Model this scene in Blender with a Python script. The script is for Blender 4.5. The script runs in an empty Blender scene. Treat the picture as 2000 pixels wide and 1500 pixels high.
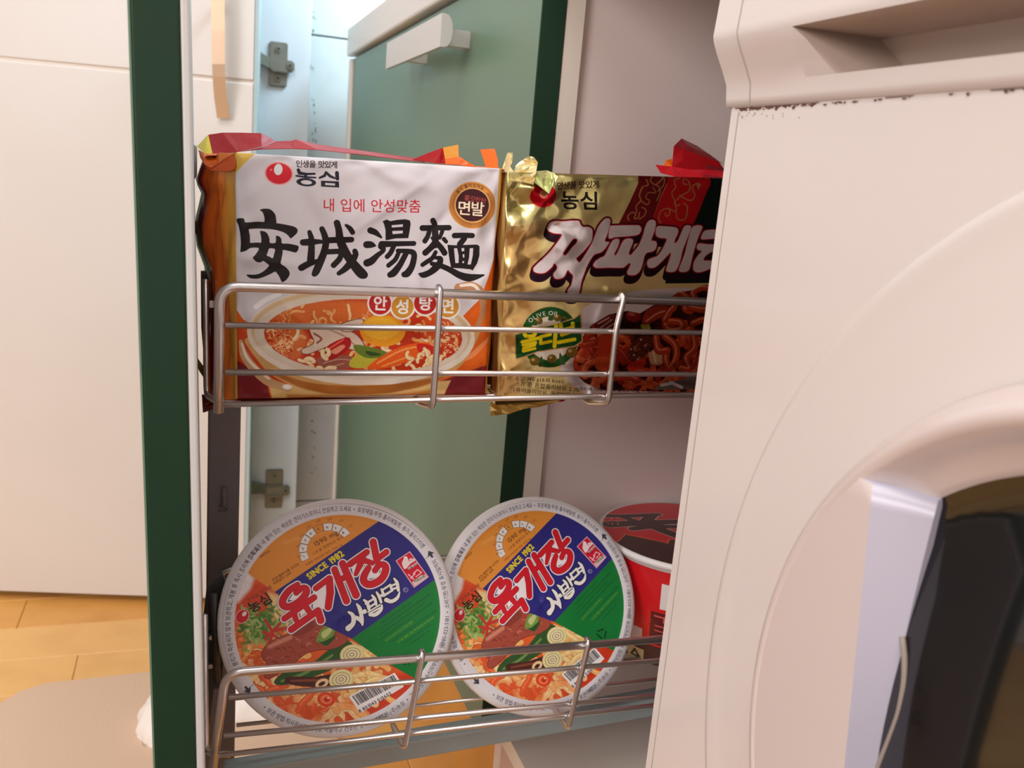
import bpy, bmesh, math, random
import numpy as np
from mathutils import Vector, Matrix

C = bpy.context.scene.collection; SC = bpy.context.scene
# ------------------------------------------------------------------ camera, light, exposure
# world: x along the pull-out rack (into the cabinet), y away from the camera, z up; the camera's eye is the origin, 0.70 m above the floor
CAM = np.array([[0.945609, -0.31448627, 0.08319856], [0.00684331, -0.23646784, -0.97161522], [0.32523343, 0.91933745, -0.22145399]])   # rows: right, down, forward
F = 1800.
cd = bpy.data.cameras.new('camera'); cam = bpy.data.objects.new('camera', cd); C.objects.link(cam); SC.camera = cam
cd.sensor_width = 36; cd.lens = 36 * F / 2000; cd.clip_start = .01
m = Matrix.Identity(4)
for i in range(3): m[i][0], m[i][1], m[i][2] = CAM[0][i], -CAM[1][i], -CAM[2][i]
cam.matrix_world = m
cd.dof.use_dof = True; cd.dof.focus_distance = .56; cd.dof.aperture_fstop = 15
SC.view_settings.view_transform = 'Standard'; SC.view_settings.look = 'None'; SC.view_settings.gamma = 1; SC.view_settings.use_curve_mapping = False
SC.view_settings.exposure = -0.1
w = bpy.data.worlds.new('world'); SC.world = w; w.use_nodes = True
w.node_tree.nodes['Background'].inputs[0].default_value = (1, .95, .9, 1); w.node_tree.nodes['Background'].inputs[1].default_value = .5
def area(name, loc, target, size, power, col, sy=None):
    l = bpy.data.lights.new(name, 'AREA'); l.energy = power; l.color = col; l.size = size
    if sy: l.shape = 'RECTANGLE'; l.size_y = sy
    o = bpy.data.objects.new(name, l); C.objects.link(o); o.location = loc
    o.rotation_euler = (Vector(target) - Vector(loc)).to_track_quat('-Z', 'Y').to_euler(); return o
area('ceiling_light', (-.55, -.25, 1.70), (-.45, -.1, 0), 1.1, 30, (1, .935, .89))
area('fill_light', (-1.95, -1.1, .85), (.1, .5, 0), .95, 38, (1, .955, .93))  # added fill without a lamp, brightens the niche side panel, packets and lids
area('window_light', (.62, 1.16, .86), (.0, 1.55, -.1), .28, 16, (.62, .88, 1.))

# ------------------------------------------------------------------ helpers
def ray(x, y): return CAM.T @ np.array([(x - 1000) / F, (y - 750) / F, 1.])
AX = dict(X=0, Y=1, Z=2)
def P(x, y, ax, v):
    """the world point seen at photo pixel (x, y) on the plane ax = v"""
    d = ray(x, y); return Vector(d * v / d[AX[ax]])
def proj(Q):
    c = np.atleast_2d(Q) @ CAM.T; return np.stack([1000 + F * c[:, 0] / c[:, 2], 750 + F * c[:, 1] / c[:, 2]], 1)
ORG = {}
def thing(name, label, cat, loc=(0, 0, 0), group=None):
    o = bpy.data.objects.new(name, None); C.objects.link(o); o.location = loc; o.empty_display_size = .02
    o['label'] = label; o['category'] = cat
    if group: o['group'] = group
    ORG[o.name] = Vector(loc); return o
def org(o):
    while o is not None and o.parent is not None: o = o.parent
    return ORG.get(o.name, Vector((0, 0, 0))) if o is not None else Vector((0, 0, 0))
def link(name, me, parent=None, mats=(), smooth=False, label=None, kind=None):
    og = org(parent)
    if og.length: me.transform(Matrix.Translation(-og))
    o = bpy.data.objects.new(name, me); C.objects.link(o)
    if parent is not None: o.parent = parent
    for mt in (mats if isinstance(mats, (list, tuple)) else [mats]): me.materials.append(mt)
    if smooth: me.polygons.foreach_set('use_smooth', [True] * len(me.polygons))
    if label: o['label'] = label
    if kind: o['kind'] = kind
    return o
def mesh(name, V, Fc, **k):
    me = bpy.data.meshes.new(name); me.from_pydata([tuple(v) for v in V], [], Fc); me.update(); return link(name, me, **k)
def bm_link(name, bm, **k):
    bmesh.ops.recalc_face_normals(bm, faces=bm.faces); me = bpy.data.meshes.new(name); bm.to_mesh(me); bm.free(); return link(name, me, **k)
def add_hex(bm, c):
    """eight corners: bottom ring of four, top ring of four"""
    v = [bm.verts.new(p) for p in c]
    for f in ((0, 3, 2, 1), (4, 5, 6, 7), (0, 1, 5, 4), (1, 2, 6, 5), (2, 3, 7, 6), (3, 0, 4, 7)): bm.faces.new([v[i] for i in f])
    return v
def boxc(x0, x1, y0, y1, z0, z1): return [(x0, y0, z0), (x1, y0, z0), (x1, y1, z0), (x0, y1, z0), (x0, y0, z1), (x1, y0, z1), (x1, y1, z1), (x0, y1, z1)]
def box(name, x0, x1, y0, y1, z0, z1, bevel=0., seg=2, **k):
    bm = bmesh.new(); add_hex(bm, boxc(x0, x1, y0, y1, z0, z1))
    if bevel: bmesh.ops.bevel(bm, geom=bm.edges[:], offset=bevel, segments=seg, affect='EDGES', profile=.5)
    return bm_link(name, bm, smooth=False, **k)
def hexa(name, c, bevel=0., **k):
    bm = bmesh.new(); add_hex(bm, c)
    if bevel: bmesh.ops.bevel(bm, geom=bm.edges[:], offset=bevel, segments=2, affect='EDGES', profile=.5)
    return bm_link(name, bm, **k)
def fillet(pts, r, n=7):
    pts = [Vector(p) for p in pts]; out = [pts[0]]
    for i in range(1, len(pts) - 1):
        a, b, c = pts[i - 1], pts[i], pts[i + 1]; u, v = (a - b), (c - b); d = min(r, u.length * .49, v.length * .49)
        p, q = b + u.normalized() * d, b + v.normalized() * d
        for k in range(n + 1):
            t = k / n; out.append(p.lerp(b, t).lerp(b.lerp(q, t), t))
    return out + [pts[-1]]
def tube_bm(bm, pts, r, n=10, cap=True):
    pts = [Vector(p) for p in pts]; rings = []; up = None
    for i, p in enumerate(pts):
        t = (pts[min(i + 1, len(pts) - 1)] - pts[max(i - 1, 0)]).normalized()
        if up is None: up = Vector((0, 0, 1)) if abs(t.z) < .9 else Vector((0, 1, 0))
        s = t.cross(up).normalized(); up = s.cross(t).normalized()
        rings.append([bm.verts.new(p + r * (math.cos(a) * s + math.sin(a) * up)) for a in [2 * math.pi * k / n for k in range(n)]])
    for A_, B_ in zip(rings, rings[1:]):
        for k in range(n): bm.faces.new((A_[k], A_[(k + 1) % n], B_[(k + 1) % n], B_[k]))
    if cap: bm.faces.new(rings[0][::-1]); bm.faces.new(rings[-1])
def tube(name, pts, r, fil=0., **k):
    bm = bmesh.new(); tube_bm(bm, fillet(pts, fil) if fil else pts, r); k.setdefault('smooth', True); return bm_link(name, bm, **k)
def lathe(name, prof, org_, u, v, n_, seg=96, a0=0., a1=2 * math.pi, uvf=None, matidx=None, **k):
    """profile (r, h) turned about the axis n_ through org_; u, v span the plane"""
    org_, u, v, n_ = Vector(org_), Vector(u), Vector(v), Vector(n_); V = []; Fc = []; full = abs(a1 - a0 - 2 * math.pi) < 1e-6
    m_ = seg if full else seg + 1
    for r, h in prof:
        for i in range(m_):
            a = a0 + (a1 - a0) * i / seg; V.append(org_ + u * (r * math.cos(a)) + v * (r * math.sin(a)) + n_ * h)
    for j in range(len(prof) - 1):
        for i in range(seg):
            i2 = (i + 1) % m_; Fc.append((j * m_ + i, j * m_ + i2, (j + 1) * m_ + i2, (j + 1) * m_ + i))
    k.setdefault('smooth', True)
    return mesh(name, V, Fc, **k)
def prism(name, pts, off, **k):
    """flat outline pushed through by the vector off"""
    bm = bmesh.new(); off = Vector(off); a = [bm.verts.new(p) for p in pts]; b = [bm.verts.new(Vector(p) + off) for p in pts]; n = len(pts)
    bm.faces.new(a); bm.faces.new(b[::-1])
    for i in range(n): bm.faces.new((a[i], a[(i + 1) % n], b[(i + 1) % n], b[i]))
    bmesh.ops.triangulate(bm, faces=[f for f in bm.faces if len(f.verts) > 4]); return bm_link(name, bm, **k)

def lin(c): return tuple(((v / 255.) / 12.92 if v / 255. <= .04045 else ((v / 255. + .055) / 1.055) ** 2.4) for v in c) + (1.,)
def mat(name, col, rough=.5, metal=0., noise=0., nscale=8., bump=0., bscale=60., coat=0., aniso=None, spec=None, dark=None, wear=None, trans=0.):
    mt = bpy.data.materials.new(name); mt.use_nodes = True; nt = mt.node_tree; N = nt.nodes; L = nt.links; b = N['Principled BSDF']
    b.inputs['Base Color'].default_value = lin(col); b.inputs['Roughness'].default_value = rough; b.inputs['Metallic'].default_value = metal
    if coat: b.inputs['Coat Weight'].default_value = coat; b.inputs['Coat Roughness'].default_value = .12
    if spec is not None: b.inputs['Specular IOR Level'].default_value = spec
    if trans: b.inputs['Transmission Weight'].default_value = trans
    tc = N.new('ShaderNodeTexCoord')
    if noise or wear:
        nz = N.new('ShaderNodeTexNoise'); nz.inputs['Scale'].default_value = nscale; nz.inputs['Detail'].default_value = 5; L.new(tc.outputs['Object'], nz.inputs['Vector'])
        mx = N.new('ShaderNodeMix'); mx.data_type = 'RGBA'; mx.inputs[6].default_value = lin(col); mx.inputs[7].default_value = lin(dark or tuple(v * .8 for v in col))
        mr = N.new('ShaderNodeMapRange'); mr.inputs[1].default_value = .45; mr.inputs[2].default_value = .75; mr.inputs[4].default_value = noise or 1
        L.new(nz.outputs[0], mr.inputs[0]); L.new(mr.outputs[0], mx.inputs[0]); L.new(mx.outputs[2], b.inputs['Base Color'])
    if bump:
        nb = N.new('ShaderNodeTexNoise'); nb.inputs['Scale'].default_value = bscale; nb.inputs['Detail'].default_value = 3; L.new(tc.outputs['Object'], nb.inputs['Vector'])
        bp = N.new('ShaderNodeBump'); bp.inputs['Strength'].default_value = bump; bp.inputs['Distance'].default_value = .001
        L.new(nb.outputs[0], bp.inputs['Height']); L.new(bp.outputs[0], b.inputs['Normal'])
    return mt
def print_mat(name, im, rough=.35, coat=0., bump=0., metal_from_alpha=False, bscale=120.):
    mt = mat(name, (255, 255, 255), rough, coat=coat, bump=bump, bscale=bscale, spec=.28); nt = mt.node_tree; N = nt.nodes; L = nt.links
    t = N.new('ShaderNodeTexImage'); t.image = im; t.extension = 'EXTEND'; L.new(t.outputs[0], N['Principled BSDF'].inputs['Base Color'])
    if metal_from_alpha: im.alpha_mode = 'CHANNEL_PACKED'; L.new(t.outputs[1], N['Principled BSDF'].inputs['Metallic'])
    return mt

M_white = mat('white_laminate', (220, 214, 211), .42, noise=.25, nscale=5, dark=(208, 200, 194))
M_side = mat('worn_white_board', (230, 214, 212), .5, noise=.3, nscale=9, dark=(216, 196, 194))
M_edge = mat('white_edge_band', (228, 218, 208), .4)
M_green = mat('green_satin_front', (100, 130, 108), .38, noise=.3, nscale=6, dark=(94, 122, 100))
M_dgreen = mat('dark_green_edge', (24, 54, 36), .5, spec=.3, noise=.2, nscale=30)
M_steel = mat('brushed_steel_wire', (218, 214, 214), .3, metal=1., noise=.2, nscale=60)
M_grey = mat('grey_painted_steel', (122, 112, 112), .45, noise=.2, nscale=20)
M_rail = mat('grey_metal_rail', (160, 174, 178), .45, metal=.1)
M_dark = mat('dark_grey_bracket', (64, 62, 62), .42, metal=.4, noise=.3, nscale=40)
M_zinc = mat('cast_zinc', (136, 140, 132), .35, metal=.5, noise=.4, nscale=60)
M_wash = mat('washer_white_plastic', (221, 212, 209), .28, coat=.2)
M_wdoor = mat('washer_door_plastic', (212, 198, 195), .22, coat=.3)
M_wlav = mat('washer_handle_cool_tint', (190, 187, 204), .3)  # lavender puts the cool reflected light on the grip facet into its colour
M_glass = mat('dark_door_glass', (16, 16, 20), .06, coat=.5)
M_rubber = mat('grey_rubber', (150, 138, 130), .6)
M_chip = mat('rust_brown', (112, 72, 58), .8, noise=.6, nscale=300, dark=(40, 26, 22))
M_foam = mat('white_foam', (226, 222, 222), .5, bump=.2, bscale=400)
M_tile = mat('white_glazed_tile', (226, 232, 234), .3, noise=.4, nscale=14, dark=(200, 206, 204))
M_grout = mat('grimy_grout', (206, 212, 206), .8, noise=.9, nscale=60, dark=(110, 122, 112))
M_wall = mat('white_wall_paint', (232, 228, 226), .8)
M_worktop = mat('white_worktop', (222, 214, 206), .35)
M_floorb = mat('floor_base', (120, 80, 44), .7)
M_planks = [mat('oak_plank_%s' % n, c, .4, noise=.6, nscale=14, dark=d) for n, c, d in (('honey', (226, 170, 96), (206, 146, 76)), ('light', (232, 182, 112), (212, 158, 90)), ('amber', (222, 160, 82), (200, 138, 64)))]
M_mat_ = mat('beige_mat', (214, 184, 160), .9, bump=.4, bscale=300)
M_rug = mat('white_pile', (236, 228, 222), .95, bump=.6, bscale=200)
M_tan = mat('tan_metal_strip', (218, 190, 162), .35, metal=.3)
M_hand = mat('silver_grey_handle', (206, 204, 202), .35, metal=.25)

# ================================================================== the setting
FZ = -.70
def struct(o): o['kind'] = 'structure'; return o
fl = struct(box('floor', -2.4, .95, -1.8, 1.66, FZ - .05, FZ - .012, mats=M_floorb))
rg = random.Random(21); base_planks = {}
PW = .092; y = .36; row = 0
while y < 1.60:
    x = -1.05 - rg.uniform(0, .4)
    while x < .80:
        L_ = .56; key = rg.randrange(3); x1 = x + L_
        if x1 > -1.0:
            if key not in base_planks:
                o = box('plank', 0, L_ - .0007, 0, PW - .0009, 0, .012, bevel=.0008, seg=1, mats=M_planks[key]); base_planks[key] = o.data
            else:
                o = bpy.data.objects.new('plank', base_planks[key]); C.objects.link(o)
            o.parent = fl; o.location = (x, y, FZ - .012)
        x = x1
    y += PW; row += 1
struct(box('wall_back', -2.4, .95, 1.66, 1.72, FZ, 1.75, mats=M_wall))
struct(box('wall_left', -2.46, -2.4, -1.8, 1.72, FZ, 1.75, mats=M_wall))
struct(box('wall_front', -2.4, .95, -1.86, -1.8, FZ, 1.75, mats=M_wall))
struct(box('wall_right', .95, 1.0, -1.86, 1.72, FZ, 1.75, mats=M_wall))
struct(box('ceiling', -2.46, 1.0, -1.86, 1.72, 1.75, 1.8, mats=M_wall))

# tiled corner wall behind the worktop's end
WY = 1.61
ct = struct(box('wall_corner', .10, .95, WY + .008, 1.658, FZ, .80, mats=M_grout))
zj = P(640, 72, 'Y', WY).z; zk = P(620, 978, 'Y', WY).z
x0 = P(598, 300, 'Y', WY).x; zs = [FZ, zk, zj, zj + (zj - zk) * .5, .80]
for a, b in zip(zs, zs[1:]):
    for xa, xb in ((x0, x0 + .30), (x0 + .30, x0 + .60)):
        box('tile', xa + .001, xb - .001, WY, WY + .008, a + .0015, b - .0015, bevel=.001, mats=M_tile, parent=ct)

rg = random.Random(17); V = []; Fc = []
for i in range(70):
    c = P(rg.gauss(612, 3) - 0, rg.uniform(0, 960), 'Y', WY - .0002); r_ = rg.uniform(.0006, .0024); k = len(V)
    for a in range(7): V.append((c.x + r_ * rg.uniform(.4, 1) * math.cos(a * .9), WY - .0003, c.z + r_ * rg.uniform(.6, 1.8) * math.sin(a * .9)))
    Fc.append(tuple(range(k, k + 7)))
mesh('mould_specks', V, Fc, mats=mat('mould_grey_green', (150, 164, 152), .9, noise=.8, nscale=200, dark=(96, 110, 98)), parent=ct, kind='stuff')
# ================================================================== base cabinet with the green front
XD = .229; YN, YF = .652, 1.507; ZB, ZT = -.463, .153
cab = thing('base_cabinet', 'white base cabinet with a wide green front and bar handle, under the worktop', 'cabinet', (.25, .68, FZ))
box('side_panel', .252, .80, .660, .676, FZ + .10, .150, mats=M_side, parent=cab, label='worn white side panel beside the pull-out')
box('front_stile', .2485, .2625, .6535, .6600, ZB + .001, .150, mats=M_edge, parent=cab)
box('back_panel', .80, .81, .42, 1.60, FZ + .10, .150, mats=M_side, parent=cab)
box('bottom_panel', .252, .80, .418, .659, -.478, -.462, mats=M_edge, parent=cab)
box('plinth', .30, .32, .42, 1.55, FZ, -.479, mats=M_planks[2], parent=cab)
box('corner_stile', XD - .004, .262, YF + .002, YF + .022, FZ + .1, ZT, bevel=.001, mats=M_edge, parent=cab)
bm = bmesh.new(); add_hex(bm, boxc(XD, .2475, YN, YF, ZB, ZT)); bmesh.ops.bevel(bm, geom=bm.edges[:], offset=.0006, segments=1, affect='EDGES')
bm.faces.ensure_lookup_table()
for f in bm.faces:
    if f.calc_center_median().y < YN + .0007 or f.calc_center_median().y > YF - .0007: f.material_index = 1
dr = bm_link('door', bm, mats=[M_green, M_dgreen], parent=cab)
box('lower_filler', XD + .0004, .2475, 1.06, YF, FZ + .07, ZB - .0006, bevel=.0006, seg=1, mats=M_green, parent=cab)
# bar handle: half-round bar along y on two square feet
ya, yb = P(862, 55, 'X', XD - .034).y, P(755, 106, 'X', XD - .034).y
zc = P(862, 58, 'X', XD - .034).z
V = []; Fc = []; prof = [(-.0102, .0135), (-.0072, .0135), (-.0040, .0125), (-.0017, .0095), (-.0004, .005), (0, 0), (-.0004, -.005), (-.0017, -.0095), (-.0040, -.0125), (-.0072, -.0135), (-.0102, -.0135)]
for yy in (ya, yb):
    for px_, pz_ in prof: V.append((XD - .024 + px_, yy, zc + pz_))
n = len(prof)
for i in range(n): Fc.append((i, (i + 1) % n, n + (i + 1) % n, n + i))
Fc += [tuple(range(n))[::-1], tuple(range(n, 2 * n))]
hd = mesh('handle', V, Fc, mats=M_hand, parent=dr, label='silver grey bar handle on two square feet')
bm = bmesh.new()
for yy in (ya + .03, yb - .05): add_hex(bm, boxc(XD - .024, XD, yy, yy + .014, zc - .008, zc + .006))
me = bpy.data.meshes.new('feet'); bm.to_mesh(me); bm.free()
bmx = bmesh.new(); bmx.from_mesh(hd.data); me.transform(Matrix.Translation(-org(hd))); bmx.from_mesh(me); bmx.to_mesh(hd.data); bmx.free(); bpy.data.meshes.remove(me)

wt = thing('worktop', 'thick white worktop above the green cabinet front', 'worktop', (.5, 1.1, .155))
box('slab', XD - .008, .948, .418, YF + .024, .157, .199, bevel=.003, mats=M_worktop, parent=wt)
box('front_lip', XD - .034, XD - .012, .66, YF + .10, .1560, .1975, bevel=.003, mats=M_edge, parent=wt) if False else None

# ================================================================== tall white cabinet in the far corner, its door swung open
tc_ = thing('tall_cabinet', 'tall white cabinet in the far corner, grooved door swung open on grey hinges', 'cabinet', (0, 1.45, FZ))
dL, dR = Vector((-.60, 1.548, 0)), Vector(tuple(P(486, 600, 'Y', 1.39)))
dR.z = 0; dv = (dR - dL); dn = Vector((dv.y, -dv.x, 0)).normalized()      # towards the camera
zg = P(300, 142, 'Y', 1.42).z
def slab(nm, a, b, th, z0, z1, mt, parent, bev=.0015, **k):
    q = -dn * th
    c = [a, b, b + q, a + q]; return hexa(nm, [(p.x, p.y, z0) for p in c] + [(p.x, p.y, z1) for p in c], bevel=bev, mats=mt, parent=parent, **k)
zb = FZ + .012
td = slab('door', dL, dR, .018, zb, zg - .0022, M_white, tc_)
slab('door_panel', dL, dR, .018, zg + .0022, .9, M_white, td)
slab('groove', dL, dR - dn * .003, .013, zg - .004, zg + .004, M_edge, td, bev=0)
slab('edge_strip', dR + dv.normalized() * .0004, dR + dv.normalized() * .0060, .017, zb, .9, mat('blue_grey_edge', (170, 190, 196), .5), td, bev=.0005)
# long tan strip handle, curving out at its lower end
hp = []
hx0, hx1 = P(414, 60, 'Y', 1.36), P(441, 60, 'Y', 1.36)
def on_door(px, py, off):
    d = Vector(ray(px, py)); t = (dL.dot(dn) + off) / d.dot(dn); return d * t
rows = [(411, 438, -60, .034), (413, 439, 60, .034), (414, 439.5, 125, .033), (415, 440, 150, .030), (418, 443, 190, .020), (424, 449, 231, .009)]
V = []; Fc = []
for l, r, yy, off in rows:
    for q_ in (off, off - .0035): V += [on_door(l, yy, q_), on_door(r, yy, q_)]
for i in range(len(rows) - 1):
    a = i * 4; b = a + 4; Fc += [(a, a + 1, b + 1, b), (a + 2, b + 2, b + 3, a + 3), (a, b, b + 2, a + 2), (a + 1, a + 3, b + 3, b + 1)]
Fc += [(0, 2, 3, 1), (len(V) - 4, len(V) - 3, len(V) - 1, len(V) - 2)]
mesh('handle', V, Fc, mats=M_tan, parent=td, smooth=False, label='tan strip handle curving outwards at its lower end')
V2 = [on_door(425, 20, 0), on_door(431, 20, 0), on_door(431, 20, .030), on_door(425, 20, .030)]; up_ = Vector((0, 0, .012))
hexa('handle_foot', V2 + [v + up_ for v in V2], mats=M_tan, parent=td)
SPY = 1.50
sx0, sx1, sx1b = P(497, 400, 'Y', SPY).x - .05, P(607, 100, 'Y', SPY).x, P(590, 1000, 'Y', SPY).x
hexa('side_panel', [(sx0, SPY, FZ + .02), (sx1, SPY, FZ + .02), (sx1, SPY + .016, FZ + .02), (sx0, SPY + .016, FZ + .02), (sx0, SPY, .9), (sx1, SPY, .9), (sx1, SPY + .016, .9), (sx0, SPY + .016, .9)], bevel=.001, mats=mat('cabinet_inside_white', (218, 228, 238), .4, noise=.2, nscale=8), parent=tc_)
box('back_board', sx0 - .6, sx0, SPY + .09, SPY + .10, FZ + .02, .9, mats=M_white, parent=tc_)
box('floor_board', sx0, sx1, 1.47, SPY, FZ + .03, FZ + .045, mats=M_white, parent=tc_) if False else None
def hinge(cx, cy, tag_):
    c = P(cx, cy, 'Y', SPY); s = 1.0 * c.length / F          # metres per pixel at that distance
    bm = bmesh.new(); 
    def rr(u0, u1, v0, v1, d0, d1, bv=2.): 
        b2 = bmesh.new(); add_hex(b2, boxc(c.x + u0 * s, c.x + u1 * s, SPY - d1, SPY - d0, c.z - v1 * s, c.z - v0 * s)); bmesh.ops.bevel(b2, geom=b2.edges[:], offset=min(bv * s, (d1 - d0) * .4), segments=2, affect='EDGES')
        me = bpy.data.meshes.new('t'); b2.to_mesh(me); b2.free(); bm.from_mesh(me); bpy.data.meshes.remove(me)
    rr(-16, 16, -38, 38, 0, .004, 3); rr(-18, 28, -8, 12, .003, .010, 3); rr(-12, 16, 8, 15, .008, .013)
    hp_ = bm_link('hinge', bm, mats=M_zinc, parent=tc_, label='cross-shaped grey metal hinge plate')
    for (u, v) in ((0, -26), (0, 24), (20, 1)):
        bm = bmesh.new(); o_ = Vector((c.x + u * s, SPY - (.010 if u else .004), c.z - v * s))
        bmesh.ops.create_cone(bm, cap_ends=True, segments=16, radius1=6.5 * s, radius2=5.5 * s, depth=.004, matrix=Matrix.Translation(o_) @ Matrix.Rotation(math.pi / 2, 4, 'X'))
        bm2 = bmesh.new(); bmesh.ops.create_cone(bm2, cap_ends=True, segments=4, radius1=2.6 * s, radius2=2.6 * s, depth=.0012, matrix=Matrix.Translation(o_ + Vector((0, -.0024, 0))) @ Matrix.Rotation(math.pi / 2, 4, 'X'))
        for f in bm2.faces: f.material_index = 1
        me = bpy.data.meshes.new('t'); bm2.to_mesh(me); bm2.free(); bm.from_mesh(me); bpy.data.meshes.remove(me)
        bm_link('screw', bm, mats=[M_zinc, M_dark], parent=hp_)
    a = [(-40, -18, .02), (-24, -12, .012), (-12, -8, .008)]
    V = []; Fc = []
    for (u, v0, d) in ((-62, -20, .030), (-40, -20, .022), (-26, -13, .014), (-14, -9, .009)):
        h = 22 if u < -30 else 18
        V += [(c.x + u * s, SPY - d, c.z - v0 * s), (c.x + u * s, SPY - d, c.z - (v0 + h) * s), (c.x + u * s, SPY - max(0.001, d - .010), c.z - (v0 + h) * s), (c.x + u * s, SPY - max(.001, d - .010), c.z - v0 * s)]
    for i in range(3):
        a_ = i * 4
        for k in range(4): Fc.append((a_ + k, a_ + (k + 1) % 4, a_ + 4 + (k + 1) % 4, a_ + 4 + k))
    Fc += [(3, 2, 1, 0), (12, 13, 14, 15)]
    mesh('hinge_arm', V, Fc, mats=M_zinc, parent=hp_)
hinge(543, 126, 0); hinge(535, 953, 1)

# ================================================================== mats on the floor
def floor_pt(x, y, z=FZ): return P(x, y, 'Z', z)
out = [floor_pt(*q) for q in ((-260, 1640), (-200, 1480), (-90, 1420), (0, 1380), (40, 1356), (90, 1340), (180, 1330), (290, 1318), (420, 1310), (560, 1325), (660, 1400), (660, 1640))]
mo = thing('floor_mat', 'flat beige mat with rounded corner on the wooden floor', 'mat', (-.2, 1.05, FZ))
prism('mat_sheet', [Vector((p.x, p.y, FZ + .0005)) for p in out], (0, 0, .004), mats=M_mat_, parent=mo)
rg = random.Random(9)
sl = thing('white_slippers', 'fluffy white slipper on the beige mat behind the green panel', 'slipper', tuple(floor_pt(335, 1420)))
def blob(nm, cx, cy, rx, ry, h, parent, mt, seed):
    c = floor_pt(cx, cy); bm = bmesh.new(); bmesh.ops.create_icosphere(bm, subdivisions=4, radius=1.)
    r_ = random.Random(seed)
    for v in bm.verts:
        k = 1 + .06 * math.sin(v.co.x * 9 + seed) * math.cos(v.co.y * 11) 
        v.co = Vector((c.x + v.co.x * rx * k, c.y + v.co.y * ry * k, FZ + .0045 + max(0, v.co.z) * h * k))
    return bm_link(nm, bm, smooth=True, mats=mt, parent=parent)
blob('slipper_body', 340, 1418, .043, .060, .035, sl, M_rug, 1)
sl2 = thing('white_slippers', 'fluffy white slipper on the beige mat below the lower basket', 'slipper', tuple(floor_pt(500, 1395)))
blob('slipper_body', 505, 1380, .062, .045, .035, sl2, M_rug, 3)

# ================================================================== washing machine
XW = .245; YW = .412
ws = thing('washing_machine', 'white front-loading washing machine with round dark door, nearest on the right', 'washing machine', (.5, .11, FZ))
bm = bmesh.new(); add_hex(bm, boxc(XW, .84, -.19, YW, FZ, .046)); bmesh.ops.bevel(bm, geom=[e for e in bm.edges if all(abs(v.co.x - XW) < 1e-6 and abs(v.co.y - YW) < 1e-6 for v in e.verts)], offset=.0035, segments=3, affect='EDGES')
bm_link('front_panel', bm, mats=M_wash, parent=ws, smooth=False)
box('seam', XW - .0003, XW + .001, YW - .0105, YW - .0100, FZ + .01, .038, mats=mat('seam_grey', (176, 164, 158), .6), parent=ws)
# shallow raised disc pressed into the front
lathe('pressed_ring', [(.2435, 0), (.2425, -.0008), (.2390, -.0012), (.2340, -.0004), (.226, -.0004), (.0, -.0004)], (XW, .119, -.209), (0, 1, 0), (0, 0, 1), (1, 0, 0), seg=160, mats=M_wash, parent=ws)
# fascia: profile in (x, z) swept along y with a long grip slot
pr = [(XW + .001, .0398), (.2440, .0402), (.2432, .0440), (.2425, .0500), (.2395, .0560), (.2350, .0640), (.2326, .0690), (.2320, .0715), (.2322, .0740), (.2332, .0880), (.2352, .1080), (.2390, .1300), (.2460, .1500), (.262, .158), (.83, .158)]
YS = [YW, YW - .0212, .3700, .3490, .20, .04, -.19]
zlo, zhi = .0500, .0690
def pf(x_, z_, seam): return (x_ + (.0012 if seam else 0), z_)
V = []; Fc = []; n = len(pr)
for j, yy in enumerate(YS):
    for (x_, z_) in pr:
        V.append((x_, yy, z_))
i0, i1 = 3, 6
for j in range(len(YS) - 1):
    for i in range(n - 1):
        if j >= 3 and j < 5 and i0 <= i < i1: continue
        Fc.append((j * n + i, (j + 1) * n + i, (j + 1) * n + i + 1, j * n + i + 1))
fa = mesh('control_fascia', V, Fc, mats=M_wash, parent=ws)
bm = bmesh.new(); bm.from_mesh(fa.data); bmesh.ops.recalc_face_normals(bm, faces=bm.faces); bm.to_mesh(fa.data); bm.free(); fa.data.polygons.foreach_set('use_smooth', [True] * len(fa.data.polygons))
tube('fascia_seam', [(x_ - .0001, YS[1], z_) for x_, z_ in pr[:-2]], .0004, mats=bpy.data.materials['seam_grey'], parent=fa)
# slot pocket
y1, y0_ = YS[3], YS[5]; d_ = .034
q = [(pr[3][0], pr[3][1]), (pr[4][0], pr[4][1]), (pr[5][0], pr[5][1]), (pr[6][0], pr[6][1])]
o0 = [(x_, y1, z_) for x_, z_ in q]; sl_ = .012
rim = [Vector((q[0][0], y1 - .020, q[0][1])), Vector((q[3][0], y1, q[3][1])), Vector((q[3][0], y0_, q[3][1])), Vector((q[0][0], y0_, q[0][1]))]
inn = [Vector((q[0][0] + d_, y1 - .026, q[0][1] + .002)), Vector((q[3][0] + d_ + .006, y1 - .006, q[3][1] - .001)), Vector((q[3][0] + d_ + .006, y0_ + .01, q[3][1] - .001)), Vector((q[0][0] + d_, y0_ + .01, q[0][1] + .002))]
V = rim + inn; Fc = [(0, 1, 5, 4), (1, 2, 6, 5), (2, 3, 7, 6), (3, 0, 4, 7), (4, 5, 6, 7)]
mesh('grip_slot', V, Fc, mats=mat('slot_plastic', (206, 188, 176), .35), parent=ws)
# wedge that closes the slanted left end of the slot
V = [Vector((q[0][0], y1, q[0][1])), Vector((q[1][0], y1, q[1][1])), Vector((q[2][0], y1, q[2][1])), Vector((q[3][0], y1, q[3][1])), Vector((q[2][0], y1 - .007, q[2][1])), Vector((q[1][0], y1 - .014, q[1][1])), Vector((q[0][0], y1 - .020, q[0][1]))]
mesh('slot_end', V, [(0, 1, 5, 6), (1, 2, 4, 5), (2, 3, 4)], mats=M_wash, parent=ws)
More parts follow.
